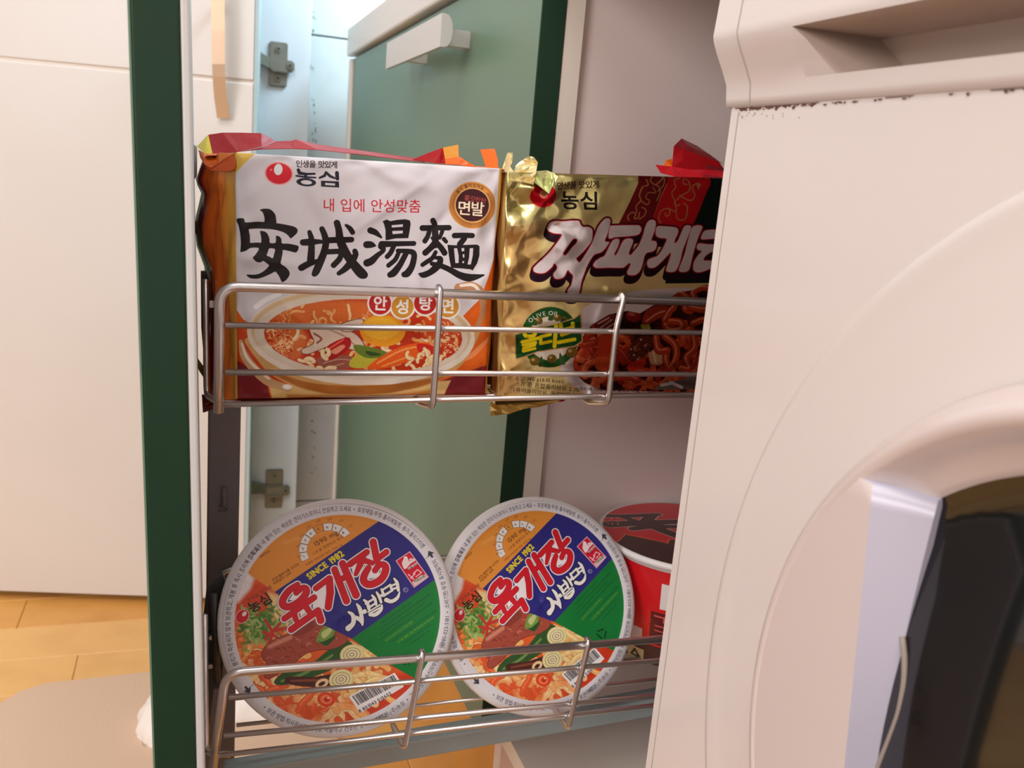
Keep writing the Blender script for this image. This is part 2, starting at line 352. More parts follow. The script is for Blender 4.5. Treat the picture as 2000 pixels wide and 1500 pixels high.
# chipped paint under the fascia
rg = random.Random(3); V = []; Fc = []
def chip(yc, zc_, w_, h_):
    k = len(V); m2 = 7
    for i in range(m2):
        a = 6.283 * i / m2; V.append((XW - .0004, yc + w_ * math.cos(a) * rg.uniform(.6, 1.1), min(.0394, zc_ + h_ * math.sin(a) * rg.uniform(.5, 1.2))))
    V.append((XW - .0007, yc, min(.0392, zc_)))
    for i in range(m2): Fc.append((k + i, k + (i + 1) % m2, k + m2))
for i in range(105):
    yc = YW - .012 - abs(rg.gauss(0, .035)) if i < 80 else rg.uniform(.16, .38)
    chip(yc, .0393 - abs(rg.gauss(0, .0004)), rg.uniform(.0005, .0018), rg.uniform(.0002, .0008))
for i in range(16): chip(YW - .012 - rg.uniform(0, .05), .037 - abs(rg.gauss(0, .0016)), .0003, .0003)
for (a, b) in ((.405, .34), (.30, .285), (.25, .19)):
    k = len(V); V += [(XW - .0003, a, .0397), (XW - .0003, b, .0397), (XW - .0003, b, .0394), (XW - .0003, a, .0393)]; Fc.append((k, k + 1, k + 2, k + 3))
mesh('paint_chips', V, Fc, mats=M_chip, parent=ws, kind='stuff', label='brown chipped paint along the seam')
# door
dc = (0, .1517, -.1943)
lathe('door_ring', [(.1572, .2438), (.1566, .2395), (.1545, .2345), (.1515, .2295), (.1480, .2262), (.1450, .2256), (.1425, .2275), (.1390, .2325), (.1350, .2365), (.1310, .2385), (.1290, .2400), (.1270, .2440)], dc, (0, 1, 0), (0, 0, 1), (1, 0, 0), seg=192, mats=M_wdoor, parent=ws)
dring = bpy.data.objects['door_ring']
lathe('door_glass', [(.1295, .2405), (.126, .2420), (.116, .2425), (.10, .2400), (.08, .2375), (.05, .2350), (.0001, .2340)], dc, (0, 1, 0), (0, 0, 1), (1, 0, 0), seg=96, mats=M_glass, parent=dring)
tube('door_seal', [P(*q, 'X', .2383) for q in ((1762, 1243), (1767, 1280), (1767, 1330), (1756, 1393), (1737, 1445), (1712, 1505), (1680, 1580))], .0011, fil=.004, mats=M_rubber, parent=dring)
# handle: flat grip facet bridging the ring on the side of the cabinet's far edge
V = []; Fc = []; K = 24; zt, zl = -.0955, -.2931
e0, e1, e2 = P(1830, 993, 'X', .2395), P(1768, 1250, 'X', .2395), P(1718, 1500, 'X', .2395)
ec = np.polyfit([e0.z, e1.z, e2.z], [e0.y, e1.y, e2.y], 2)
for i in range(K + 1):
    z_ = zt + (zl - zt) * i / K; dz = z_ - dc[2]; ya_ = dc[1] + math.sqrt(.1478 ** 2 - dz * dz)
    yc = .2500 + (z_ - zt) * .106; yr = min(float(np.polyval(ec, max(z_, -.21))), yc - .003)
    V += [(.2262, ya_, z_), (.2258, yc, z_), (.2258, yc, z_), (.2392, yr, z_), (.2392, yr, z_), (.2440, yr + .0006, z_)]
for i in range(K):
    for k in (0, 2, 4): Fc.append((i * 6 + k, (i + 1) * 6 + k, (i + 1) * 6 + k + 1, i * 6 + k + 1))
Fc.append((0, 1, 2, 3, 5))
dh = mesh('door_handle', V, Fc, mats=[M_wlav, M_wdoor], parent=dring, smooth=True, label='flat pale grip facet of the door')
for i_ in range(0, 3 * K, 3): dh.data.polygons[i_].material_index = 1
# ------------------------------------------------------------------ flat print: a small vector painter
class Art:
    """Paints flat printed artwork (lettering, marks, pictures of food) into an image that a package carries."""
    def __init__(s, W, H, Hm, bg):
        s.W, s.H, s.M = W, H, np.array(Hm, float)
        s.a = np.empty((H, W, 3), np.float32); s.a[:] = np.array(bg) / 255.
        s.o, s.k = (0., 0.), 1.; s.clip = None
        s.met = np.zeros((H, W), np.float32)
    def frame(s, ox, oy, k): s.o, s.k = (ox, oy), float(k)
    def tf(s, P):
        P = np.asarray(P, float) / s.k + s.o
        q = np.c_[P, np.ones(len(P))] @ s.M.T
        return q[:, :2] / q[:, 2:]
    def scale(s, p):
        q = s.tf([p, (p[0] + 1, p[1]), (p[0], p[1] + 1)])
        d1, d2 = q[1] - q[0], q[2] - q[0]
        return math.sqrt(abs(d1[0] * d2[1] - d1[1] * d2[0]))
    def box(s, Q, pad):
        x0 = max(0, int(math.floor(Q[:, 0].min() - pad))); x1 = min(s.W, int(math.ceil(Q[:, 0].max() + pad)) + 1)
        y0 = max(0, int(math.floor(Q[:, 1].min() - pad))); y1 = min(s.H, int(math.ceil(Q[:, 1].max() + pad)) + 1)
        return (x0, y0, x1, y1) if x1 > x0 and y1 > y0 else None
    def sd_loops(s, loops, band):
        """signed distance (texture px, inside negative) to closed loops, even-odd"""
        allq = np.concatenate(loops); b = s.box(allq, band + 1)
        if b is None: return None
        x0, y0, x1, y1 = b; h, w = y1 - y0, x1 - x0
        D = np.full((h, w), band + 1., np.float32); I = np.zeros((h, w), bool)
        xs = np.arange(x0, x1) + .5; ys = np.arange(y0, y1) + .5
        for L in loops:
            A = L; B = np.roll(L, -1, 0)
            for (ax, ay), (bx, by) in zip(A, B):
                if ay != by:
                    r0, r1 = (ay, by) if ay < by else (by, ay)
                    i0 = max(0, int(math.ceil(r0 - y0 - .5))); i1 = min(h, int(math.ceil(r1 - y0 - .5)))
                    if i1 > i0:
                        yy = ys[i0:i1]; xc = ax + (yy - ay) * (bx - ax) / (by - ay)
                        I[i0:i1] ^= xs[None, :] < xc[:, None]
                ex0 = max(0, int(min(ax, bx) - band - x0)); ex1 = min(w, int(max(ax, bx) + band - x0) + 2)
                ey0 = max(0, int(min(ay, by) - band - y0)); ey1 = min(h, int(max(ay, by) + band - y0) + 2)
                if ex1 <= ex0 or ey1 <= ey0: continue
                X = xs[None, ex0:ex1] - ax; Y = ys[ey0:ey1, None] - ay
                dx, dy = bx - ax, by - ay; l2 = dx * dx + dy * dy + 1e-9
                t = np.clip((X * dx + Y * dy) / l2, 0, 1)
                d = np.sqrt((X - t * dx) ** 2 + (Y - t * dy) ** 2)
                v = D[ey0:ey1, ex0:ex1]; np.minimum(v, d, out=v)
        return b, np.where(I, -D, D)
    def sd_strokes(s, strokes, band):
        """strokes: lists of (x, y, r) in frame units"""
        T = []
        for st in strokes:
            P = np.array([p[:2] for p in st], float); r = np.array([p[2] for p in st], float)
            T.append((s.tf(P), r * np.array([s.scale(p) for p in P])))
        allq = np.concatenate([t[0] for t in T]); rm = max(t[1].max() for t in T)
        b = s.box(allq, band + rm + 1)
        if b is None: return None
        x0, y0, x1, y1 = b; D = np.full((y1 - y0, x1 - x0), band + 1., np.float32)
        xs = np.arange(x0, x1) + .5; ys = np.arange(y0, y1) + .5
        for Q, R in T:
            n = len(Q)
            for i in range(max(1, n - 1)):
                (ax, ay), ra = Q[i], R[i]; (bx, by), rb = (Q[i + 1], R[i + 1]) if n > 1 else (Q[i], R[i])
                pad = band + max(ra, rb)
                ex0 = max(0, int(min(ax, bx) - pad - x0)); ex1 = min(x1 - x0, int(max(ax, bx) + pad - x0) + 2)
                ey0 = max(0, int(min(ay, by) - pad - y0)); ey1 = min(y1 - y0, int(max(ay, by) + pad - y0) + 2)
                if ex1 <= ex0 or ey1 <= ey0: continue
                X = xs[None, ex0:ex1] - ax; Y = ys[ey0:ey1, None] - ay
                dx, dy = bx - ax, by - ay; l2 = dx * dx + dy * dy + 1e-9
                t = np.clip((X * dx + Y * dy) / l2, 0, 1)
                d = np.sqrt((X - t * dx) ** 2 + (Y - t * dy) ** 2) - (ra + (rb - ra) * t)
                v = D[ey0:ey1, ex0:ex1]; np.minimum(v, d, out=v)
        return b, D
    def put(s, bd, col, grow=0., alpha=1., soft=.5):
        if bd is None: return
        (x0, y0, x1, y1), D = bd
        c = np.clip((grow - D) / (2 * soft) + .5, 0, 1) * alpha
        if s.clip is not None: c = c * s.clip[y0:y1, x0:x1]
        v = s.a[y0:y1, x0:x1]; v += c[..., None] * (np.array(col, np.float32) / 255. - v)
    def smooth(s, P, n=5):
        P = np.asarray(P, float); m = len(P); out = []
        for i in range(m):
            p0, p1, p2, p3 = P[i - 1], P[i], P[(i + 1) % m], P[(i + 2) % m]
            for k in range(n):
                t = k / n
                out.append(.5 * (2 * p1 + (p2 - p0) * t + (2 * p0 - 5 * p1 + 4 * p2 - p3) * t * t + (3 * p1 - p0 - 3 * p2 + p3) * t ** 3))
        return np.array(out)
    def curve(s, st, n=4):
        """open catmull-rom through (x,y,r)"""
        P = np.asarray(st, float); m = len(P); out = []
        for i in range(m - 1):
            p1, p2 = P[i], P[i + 1]; p0 = P[i - 1] if i else 2 * p1 - p2; p3 = P[i + 2] if i + 2 < m else 2 * p2 - p1
            for k in range(n):
                t = k / n
                out.append(.5 * (2 * p1 + (p2 - p0) * t + (2 * p0 - 5 * p1 + 4 * p2 - p3) * t * t + (3 * p1 - p0 - 3 * p2 + p3) * t ** 3))
        out.append(P[-1]); return np.array(out)
    def poly(s, loops, col, sm=True, grow=0., alpha=1., soft=.5, band=None):
        if not hasattr(loops[0][0], '__len__'): loops = [loops]
        L = [s.tf(s.smooth(l) if sm else l) for l in loops]
        bd = s.sd_loops(L, band if band is not None else max(2., grow + 2, soft + 1))
        s.put(bd, col, grow, alpha, soft); return bd
    def line(s, strokes, col, sm=True, grow=0., alpha=1., soft=.5, band=None):
        if not hasattr(strokes[0][0], '__len__'): strokes = [strokes]
        S = [s.curve(t) if (sm and len(t) > 2) else t for t in strokes]
        bd = s.sd_strokes(S, band if band is not None else max(2., grow + 2, soft + 1))
        s.put(bd, col, grow, alpha, soft); return bd
    def ell(s, c, rx, ry, rot=0., n=40):
        t = np.linspace(0, 2 * math.pi, n, endpoint=False); ca, sa = math.cos(math.radians(rot)), math.sin(math.radians(rot))
        x, y = rx * np.cos(t), ry * np.sin(t)
        return np.c_[c[0] + x * ca - y * sa, c[1] + x * sa + y * ca]
    def oval(s, c, rx, ry, col, rot=0., **k): return s.poly(s.ell(c, rx, ry, rot), col, sm=False, **k)
    def glyph_bds(s, items, band):
        for L in items: yield s.sd_loops(L, band)
    def text(s, body, pos, size, col, ang=0., bold=0., adv=.93, grow=(), xs=1., shear=0., arc=None, alpha=1., align=0, soft=.5):
        """baseline text from pos (frame units, y down); arc=(cx,cy,r,start_deg,+1 clockwise tops out / -1 tops in)"""
        glyphs = []; x = 0.
        for ch in body:
            if ch == ' ': x += .32 * size * xs; continue
            loops, w = glyph(ch)
            cjk = ord(ch) > 0x1100
            glyphs.append((x, loops, (adv if cjk else w + .09) * size * xs)); x += (adv if cjk else w + .09) * size * xs
        tot = x; items = []
        for gx, loops, gw in glyphs:
            if arc:
                cx, cy, r, a0, sg = arc
                a = math.radians(a0) + sg * (gx + gw / 2) / r
                bx, by = cx + r * math.cos(a), cy + r * math.sin(a)
                th = a + sg * math.pi / 2
                off = -gw / 2
            else:
                th = math.radians(ang); bx = pos[0] + (gx - tot * align) * math.cos(th); by = pos[1] + (gx - tot * align) * math.sin(th); off = 0
            ca, sa = math.cos(th), math.sin(th); L2 = []
            for L in loops:
                lx = L[:, 0] * size * xs + L[:, 1] * size * shear + off; ly = -L[:, 1] * size
                L2.append(s.tf(np.c_[bx + lx * ca - ly * sa, by + lx * sa + ly * ca]))
            items.append(L2)
        mg = max([bold] + [g for g, _ in grow]) + 2
        bds = [s.sd_loops(L, mg) for L in items if L]
        for g, c in grow:
            for bd in bds: s.put(bd, c, g, alpha, soft)
        for bd in bds: s.put(bd, col, bold, alpha, soft)
        return tot
    def grain(s, amp, seed=1, cell=1, mask=None):
        rg = np.random.RandomState(seed); n = rg.rand(s.H // cell + 2, s.W // cell + 2).astype(np.float32) - .5
        n = np.kron(n, np.ones((cell, cell), np.float32))[:s.H, :s.W]
        if mask is not None: n = n * mask
        s.a = np.clip(s.a * (1 + amp * n[..., None]), 0, 1)
    def mask_of(s, loop, sm=True):
        m = np.zeros((s.H, s.W), np.float32)
        bd = s.sd_loops([s.tf(s.smooth(loop) if sm else loop)], 2.)
        (x0, y0, x1, y1), D = bd; m[y0:y1, x0:x1] = np.clip(.5 - D, 0, 1); return m
    def image(s, name):
        im = bpy.data.images.new(name, s.W, s.H); px = np.ones((s.H, s.W, 4), np.float32)
        px[..., :3] = np.clip(s.a[::-1], 0, 1); im.pixels.foreach_set(px.ravel()); im.update(); im.pack()
        return im

GLYPHS = '%(),-.0123456789:ABCDEFGHIJKLMNOPQRSTUVWXYZabcdefghijklmnopqrstuvwxyz·•☎가각간감개객거건게계고곳관광교국균기깃까껑나난내념녹농는늘니다담대더도되두드들때뚜뜨라란램량레렌루류륨를리마말맛맞맥며면물미민밀발방번법변보볶봉부분불붙브블비사산상색생서선설성세소손쇠수순슘스시식신실심십쌀안않알양어없에여염영예오올와요용우운원유육은을음의이인일입있자장재저전절정제조주중즉지직질쫄차첨추축춤춧칼크타탄탕트티틸팀파팜평포폴표품풍퓨프피하한함합해형호혹혼화환후'
GL = {}
def load_glyphs():
    """outlines of every character used, one character per line of a single text object"""
    c = bpy.data.curves.new('lettering', 'FONT'); c.body = '\n'.join(GLYPHS); c.space_line = 2.
    o = bpy.data.objects.new('lettering', c); C.objects.link(o); bpy.context.view_layer.update()
    k = o.to_curve(bpy.context.evaluated_depsgraph_get()); raw = {}
    for sp in k.splines:
        P_ = sp.bezier_points; n = len(P_); out = []
        for i in range(n):
            a, b = P_[i], P_[(i + 1) % n]
            p0, p1, p2, p3 = (np.array(q[:2]) for q in (a.co, a.handle_right, b.handle_left, b.co)); d = p3 - p0
            st = abs(d[0] * (p1 - p0)[1] - d[1] * (p1 - p0)[0]) + abs(d[0] * (p2 - p0)[1] - d[1] * (p2 - p0)[0]) < 1e-4
            for t in ((0,) if st else (0, .33, .67)):
                out.append((1 - t) ** 3 * p0 + 3 * (1 - t) ** 2 * t * p1 + 3 * (1 - t) * t * t * p2 + t ** 3 * p3)
        raw.setdefault(int(round((.35 - np.mean([q[1] for q in out])) / 2.)), []).append(np.array(out))
    for i, ch in enumerate(GLYPHS):
        L = [l + (0, 2. * i) for l in raw.get(i, [])]; GL[ch] = (L, max((l[:, 0].max() for l in L), default=.3))
    o.to_curve_clear(); bpy.data.objects.remove(o); bpy.data.curves.remove(c)
def glyph(ch):
    if not GL: load_glyphs()
    return GL.get(ch, ([], .3))

def homog(src, dst):
    A = []
    for (x, y), (u, v) in zip(src, dst):
        A += [[x, y, 1, 0, 0, 0, -u * x, -u * y, -u], [0, 0, 0, x, y, 1, -v * x, -v * y, -v]]
    return np.linalg.svd(np.array(A, float))[2][-1].reshape(3, 3)

def sq(c, a=1.): return tuple(c)
def noodles(A, n, xr, yr, cols, w, seed, L=60, amp=.9):
    """short curly noodle strands scattered over a box of the frame"""
    rg = random.Random(seed)
    for i in range(n):
        x, y = rg.uniform(*xr), rg.uniform(*yr); a = rg.uniform(0, 6.28); st = []
        k = rg.uniform(.25, 1.) * rg.choice((-1, 1)) * amp
        for j in range(6):
            st.append((x, y, w)); x += L / 6 * math.cos(a); y += L / 6 * math.sin(a); a += k
            if rg.random() < .3: k = -k
        c = rg.choice(cols)
        A.line(st, tuple(v * .62 for v in c), grow=1.2, alpha=.75); A.line(st, c)
        A.line([(p[0] - w * .2, p[1] - w * .3, w * .3) for p in st[1:-1]], tuple(min(255, v + 45) for v in c), alpha=.6)
def flecks(A, n, xr, yr, cols, rr, seed, alpha=.8, soft=.8):
    rg = random.Random(seed)
    for i in range(n):
        A.oval((rg.uniform(*xr), rg.uniform(*yr)), rg.uniform(*rr), rg.uniform(*rr) * .7, rg.choice(cols), rot=rg.uniform(0, 180), alpha=alpha, soft=soft) if False else \
        A.line([(rg.uniform(*xr), rg.uniform(*yr), rg.uniform(*rr))], rg.choice(cols), alpha=alpha, soft=soft)
INK = (26, 20, 24)
def logo(A, c, rx, ry, rot=0., border=None):
    if border: A.oval(c, rx * 1.12, ry * 1.12, border, rot)
    A.oval(c, rx, ry, (214, 30, 48), rot)
    A.oval((c[0] - rx * .04, c[1] - ry * .38), rx * .33, ry * .55, (225, 228, 230), rot + 4)
    A.oval((c[0] - rx * .6, c[1] - ry * .35), rx * .1, ry * .1, (240, 120, 120), rot, soft=1.)
def maker_words(A, col=INK):
    """the maker's two bold syllables, drawn in the frame whose origin is the crop (500,290) at 10 units a pixel"""
    A.line([[(815, 420, 32), (835, 480, 34), (960, 500, 24), (1130, 495, 20)], [(775, 535, 18), (960, 560, 19), (1150, 570, 16)], [(955, 500, 30), (955, 550, 30)]], col, sm=False)
    A.poly([A.ell((967, 660), 190, 80, 4), A.ell((970, 662), 108, 42, 4)], col, sm=False)
    A.line([[(1355, 470, 26), (1330, 530, 28), (1230, 575, 20)], [(1370, 480, 26), (1430, 540, 28), (1520, 580, 20)], [(1570, 480, 38), (1575, 590, 36)]], col, sm=False)
    A.poly([[(1255, 630), (1605, 645), (1610, 765), (1255, 745)], [(1335, 672), (1530, 685), (1530, 728), (1335, 715)]], col, sm=False)

def art_soup(W, H, Hm):
    A = Art(W, H, Hm, (222, 218, 224))
    P0 = lambda: A.frame(0, 0, 1)
    P0()
    # orange / gold / maroon grounds
    gold, orange, maroon = (214, 158, 52), (226, 98, 22), (122, 24, 34)
    A.poly([(440, 280), (535, 284), (530, 291), (500, 299), (480, 316), (460, 338), (459, 420), (458, 560), (461, 605), (475, 625), (505, 640), (560, 700), (700, 720), (880, 640), (938, 580), (952, 540), (965, 505), (985, 470), (990, 800), (440, 800)], orange, sm=False)
    A.poly([(440, 280), (535, 284), (530, 291), (500, 299), (480, 316), (461, 338), (452, 345), (440, 350)], (226, 186, 84), sm=False)
    A.poly([(436, 320), (452, 330), (456, 420), (452, 600), (440, 640)], gold, sm=False, soft=2)
    A.poly([(440, 640), (470, 640), (510, 700), (560, 745), (440, 745)], (205, 66, 20), sm=False, soft=9)
    A.poly([(440, 690), (480, 715), (520, 745), (532, 790), (440, 790)], maroon, sm=False, soft=4)
    A.poly([(860, 745), (900, 728), (1000, 700), (1000, 790), (840, 790)], maroon, sm=False, soft=4)
    A.poly([(880, 650), (930, 600), (985, 560), (985, 700), (915, 716), (885, 700)], (232, 104, 26), sm=False, soft=3)
    A.line([[(900, 705, 3), (925, 690, 5), (955, 660, 4)]], (245, 150, 90), soft=2)
    A.poly([(525, 752), (600, 748), (780, 752), (880, 742), (860, 790), (534, 790)], (222, 186, 120), sm=False, soft=3)
    A.poly([(560, 770), (760, 772), (840, 760), (850, 790), (560, 790)], (190, 120, 50), sm=False, soft=8)
    # bowl: body, handles, rim
    A.poly([(483, 660), (500, 700), (540, 738), (610, 762), (700, 772), (800, 762), (880, 730), (922, 680), (925, 640), (800, 700), (600, 690)], (214, 168, 104))
    A.poly([(520, 720), (600, 760), (700, 770), (800, 760), (870, 735), (800, 745), (700, 752), (600, 745)], (176, 106, 40), soft=4)
    A.line([[(470, 668, 4), (480, 700, 8), (520, 742, 9), (562, 757, 7)]], (205, 165, 120)); A.line([[(472, 672, 2), (486, 704, 3), (524, 738, 3)]], (245, 232, 215), soft=1.5)
    A.oval((560, 754), 9, 5, (250, 246, 240), soft=3)
    A.line([[(893, 562, 8), (920, 560, 9), (938, 575, 8), (940, 610, 6), (930, 638, 5)]], (196, 140, 96)); A.line([[(898, 558, 3), (922, 557, 3), (936, 572, 3)]], (246, 235, 225), soft=1.5)
    A.oval((704, 655), 222, 96, (238, 228, 214), 2); A.oval((704, 650), 214, 88, (205, 160, 92), 2, alpha=.55, soft=6)
    A.oval((704, 655), 208, 84, (226, 214, 196), 2, soft=3)
    A.line([[(500, 600, 5), (520, 585, 5), (545, 575, 4)]], (255, 255, 255), soft=2, alpha=.8)
    soup = A.ell((708, 656), 193, 72, 2)
    A.poly(soup, (196, 52, 18), sm=False, soft=2)
    A.clip = A.mask_of(soup, sm=False)
    A.oval((650, 610), 150, 26, (222, 120, 50), 0, soft=14, alpha=.8); A.oval((560, 665), 40, 40, (232, 150, 80), 0, soft=12, alpha=.6); A.oval((860, 640), 40, 36, (215, 80, 30), 0, soft=9)
    noodles(A, 46, (520, 900), (598, 650), [(240, 160, 90), (232, 130, 66), (246, 190, 130)], 2.6, 3, L=34)
    noodles(A, 60, (540, 900), (640, 725), [(246, 190, 130), (240, 158, 92), (250, 214, 170)], 3.2, 7, L=38)
    flecks(A, 260, (520, 570), (625, 700), [(190, 40, 14), (245, 190, 130)], (.8, 2.2), 11)
    flecks(A, 220, (850, 895), (625, 700), [(180, 30, 14), (250, 205, 160)], (.8, 2.2), 12)
    # mushroom slices
    for loop in ([(604, 640), (640, 634), (690, 650), (710, 678), (690, 682), (650, 672), (600, 690), (588, 682), (612, 668)], [(660, 634), (700, 622), (706, 630), (690, 644), (668, 645)]):
        A.poly(loop, (96, 44, 34), grow=3); A.poly(loop, (226, 204, 186)); 
    A.line([[(612, 650, 2), (626, 660, 2), (618, 668, 2)]], (150, 96, 80)); A.line([[(640, 642, 1.4), (670, 655, 1.4), (690, 672, 1.4)]], (180, 140, 120))
    # beef, pepper, egg, scallion, carrot
    A.poly([(618, 700), (640, 690), (690, 695), (715, 700), (690, 715), (640, 722), (622, 714)], (160, 92, 76)); A.line([[(630, 708, 1), (660, 700, 1), (700, 704, 1)], [(640, 716, 1), (670, 708, 1)]], (206, 160, 140))
    A.poly([(628, 700), (634, 678), (660, 662), (680, 658), (682, 675), (660, 694), (640, 702)], (178, 22, 24)); A.poly([(645, 684), (665, 672), (672, 676), (655, 690)], (236, 150, 120)); A.line([[(640, 680, 2), (668, 662, 2)]], (240, 90, 70), soft=1)
    A.oval((745, 645), 44, 30, (238, 158, 30), 4, grow=2); A.oval((742, 640), 36, 22, (247, 186, 52), 4, soft=4)
    A.poly([(680, 712), (690, 694), (722, 682), (742, 690), (720, 712), (700, 718)], (196, 190, 60)); A.poly([(690, 672), (720, 676), (752, 686), (748, 695), (716, 698), (694, 686)], (104, 130, 44)); A.poly([(712, 684), (735, 688), (742, 692), (720, 693)], (52, 80, 30))
    A.poly([(716, 716), (770, 680), (832, 668), (830, 690), (760, 716)], (238, 96, 28)); A.line([[(735, 708, 2), (780, 684, 2), (825, 674, 2)], [(745, 714, 1.6), (800, 694, 1.6)]], (250, 160, 84), soft=1)
    A.poly([(812, 672), (845, 676), (852, 696), (826, 700)], (206, 40, 26))
    noodles(A, 12, (800, 860), (690, 720), [(250, 214, 160)], 3, 19, L=26); noodles(A, 8, (570, 640), (690, 722), [(248, 216, 170)], 4, 23, L=22)
    A.oval((690, 740), 26, 6, (140, 110, 50), 2, alpha=.8)
    A.clip = None
    A.grain(.16, 5, 2, A.mask_of(soup, sm=False))
    # four round badges
    for i, (cx, cy) in enumerate([(740, 592), (784, 599), (828, 592), (872, 598)]):
        A.oval((cx, cy), 25, 25, (244, 240, 238))
    for i, (cx, cy) in enumerate([(740, 592), (784, 599), (828, 592), (872, 598)]):
        A.oval((cx, cy), 21.5, 21.5, ((192, 36, 34), (214, 150, 52))[i % 2])
        A.text('안성탕면'[i], (cx, cy + 11), 30, (250, 248, 246), ang=2, bold=2.2, align=.5)
    # big brush characters
    A.frame(450, 400, 8); Z = INK
    def seg(*L): A.line(list(L), Z)
    A.poly([(458, 92), (480, 72), (540, 63), (610, 72), (660, 110), (695, 160), (707, 220), (705, 300), (620, 310), (530, 300), (530, 230), (515, 160), (490, 110)], Z)
    A.poly([[(95, 235), (130, 217), (190, 217), (215, 235), (238, 280), (400, 270), (540, 275), (700, 288), (850, 312), (980, 342), (1030, 375), (1040, 410), (1020, 455), (940, 525), (920, 515), (880, 470), (820, 432), (720, 400), (600, 382), (430, 378), (300, 385), (285, 400), (300, 480), (305, 570), (310, 600), (430, 595), (470, 600), (480, 560), (475, 500), (460, 420), (500, 415), (545, 430), (580, 470), (605, 540), (612, 598), (690, 600), (705, 560), (705, 495), (730, 488), (765, 505), (790, 545), (800, 605), (900, 610), (1040, 640), (1055, 655), (1050, 700), (1025, 740), (990, 745), (900, 722), (815, 710), (808, 760), (790, 850), (780, 920), (850, 970), (905, 1030), (918, 1075), (905, 1120), (860, 1180), (805, 1210), (790, 1195), (760, 1130), (720, 1070), (690, 1048), (620, 1085), (520, 1130), (420, 1160), (330, 1160), (280, 1140), (252, 1105), (280, 1100), (370, 1100), (450, 1080), (530, 1030), (590, 965), (590, 940), (510, 880), (480, 895), (440, 903), (390, 885), (345, 835), (350, 820), (400, 765), (440, 685), (350, 675), (290, 690), (240, 725), (160, 748), (155, 735), (163, 600), (150, 450), (125, 330), (100, 270)],
            [(605, 685), (688, 695), (680, 760), (655, 835), (610, 815), (563, 795), (580, 740)]], Z)
    seg([(1225, 430, 34), (1255, 540, 45), (1255, 700, 52), (1245, 870, 58)], [(1125, 590, 50), (1230, 585, 55), (1340, 578, 40), (1430, 580, 28)], [(1100, 985, 52), (1200, 930, 50), (1340, 885, 35)],
        [(1420, 380, 42), (1460, 480, 48), (1480, 600, 52), (1450, 750, 55), (1390, 900, 58), (1330, 1040, 55), (1300, 1085, 40)], [(1480, 560, 48), (1650, 552, 48), (1800, 548, 46), (1875, 545, 44)],
        [(1650, 285, 50), (1680, 400, 52), (1700, 550, 62), (1760, 700, 68), (1850, 850, 66), (1950, 980, 74), (2030, 1070, 78), (2070, 1095, 62)], [(1790, 320, 22), (1850, 370, 38), (1890, 430, 40)],
        [(1500, 738, 42), (1690, 730, 42)], [(1725, 760, 40), (1690, 850, 44), (1600, 945, 44)], [(1930, 725, 40), (1940, 785, 46), (1870, 900, 56), (1780, 1000, 48), (1680, 1072, 34)])
    A.frame(700, 400, 8)
    seg([(172, 402, 50), (250, 435, 45), (340, 510, 18)], [(115, 625, 55), (180, 625, 50), (248, 642, 14)], [(345, 650, 55), (375, 715, 34), (285, 790, 40), (190, 880, 56), (120, 910, 58)],
        [(350, 620, 52), (600, 612, 40), (850, 607, 38)], [(540, 640, 38), (490, 750, 38), (435, 812, 38)], [(600, 720, 32), (800, 735, 42), (850, 775, 46), (848, 850, 46), (815, 970, 48), (750, 1070, 55), (700, 1090, 45)],
        [(610, 760, 34), (560, 860, 36), (455, 950, 36)], [(725, 770, 42), (640, 930, 46), (540, 1060, 56), (480, 1095, 46)])
    A.poly([[(366, 262), (425, 235), (480, 262), (600, 240), (720, 232), (785, 250), (797, 300), (780, 420), (760, 520), (560, 525), (420, 555), (412, 540), (412, 400), (390, 310)], [(497, 318), (683, 303), (683, 350), (505, 362)], [(510, 408), (683, 403), (680, 452), (515, 466)]], Z, sm=False, grow=1)
    seg([(1150, 250, 44), (1180, 310, 46), (1185, 420, 50), (1190, 560, 50), (1190, 640, 42)], [(985, 367, 46), (1200, 365, 42), (1400, 362, 42)], [(1095, 420, 38), (1070, 500, 38), (1025, 570, 40)],
        [(1295, 420, 32), (1255, 520, 28)], [(1320, 540, 34), (1355, 580, 30)], [(1190, 600, 58), (1100, 690, 46), (1030, 752, 48)], [(1220, 610, 42), (1280, 680, 44), (1330, 755, 46)], [(1130, 520, 18), (1170, 570, 30)],
        [(1190, 745, 32), (1140, 835, 35), (1060, 890, 36), (985, 940, 34)], [(1180, 830, 24), (1262, 845, 40), (1250, 920, 50), (1190, 990, 56), (1100, 1060, 48), (1000, 1098, 46), (935, 1082, 18)],
        [(1130, 922, 32), (1280, 960, 40), (1420, 1022, 44), (1560, 1100, 52), (1700, 1142, 60), (1820, 1130, 42), (1940, 1100, 12)],
        [(1485, 485, 42), (1620, 482, 42), (1760, 484, 40)], [(1640, 530, 44), (1570, 620, 46)])
    A.poly([[(1378, 632), (1500, 640), (1840, 628), (1875, 655), (1872, 800), (1840, 920), (1770, 1030), (1740, 1010), (1600, 995), (1435, 985), (1410, 860)], [(1475, 680), (1530, 680), (1555, 800), (1552, 915), (1497, 918), (1485, 800)],
            [(1590, 680), (1640, 675), (1642, 728), (1600, 738)], [(1608, 778), (1642, 770), (1645, 826), (1618, 836)], [(1606, 886), (1640, 876), (1635, 915), (1606, 922)], [(1722, 680), (1782, 678), (1775, 800), (1745, 940), (1685, 938), (1712, 830)]], Z, sm=False, grow=.8)
    # maker's mark, slogan, round seal
    A.frame(500, 290, 10)
    logo(A, (440, 490), 250, 205, 4, (240, 170, 175)); maker_words(A, (34, 36, 52))
    A.text('인생을 맛있게', (762, 352), 152, (44, 34, 38), ang=1.8, bold=.6, adv=.86, xs=.98)
    A.frame(0, 0, 1)
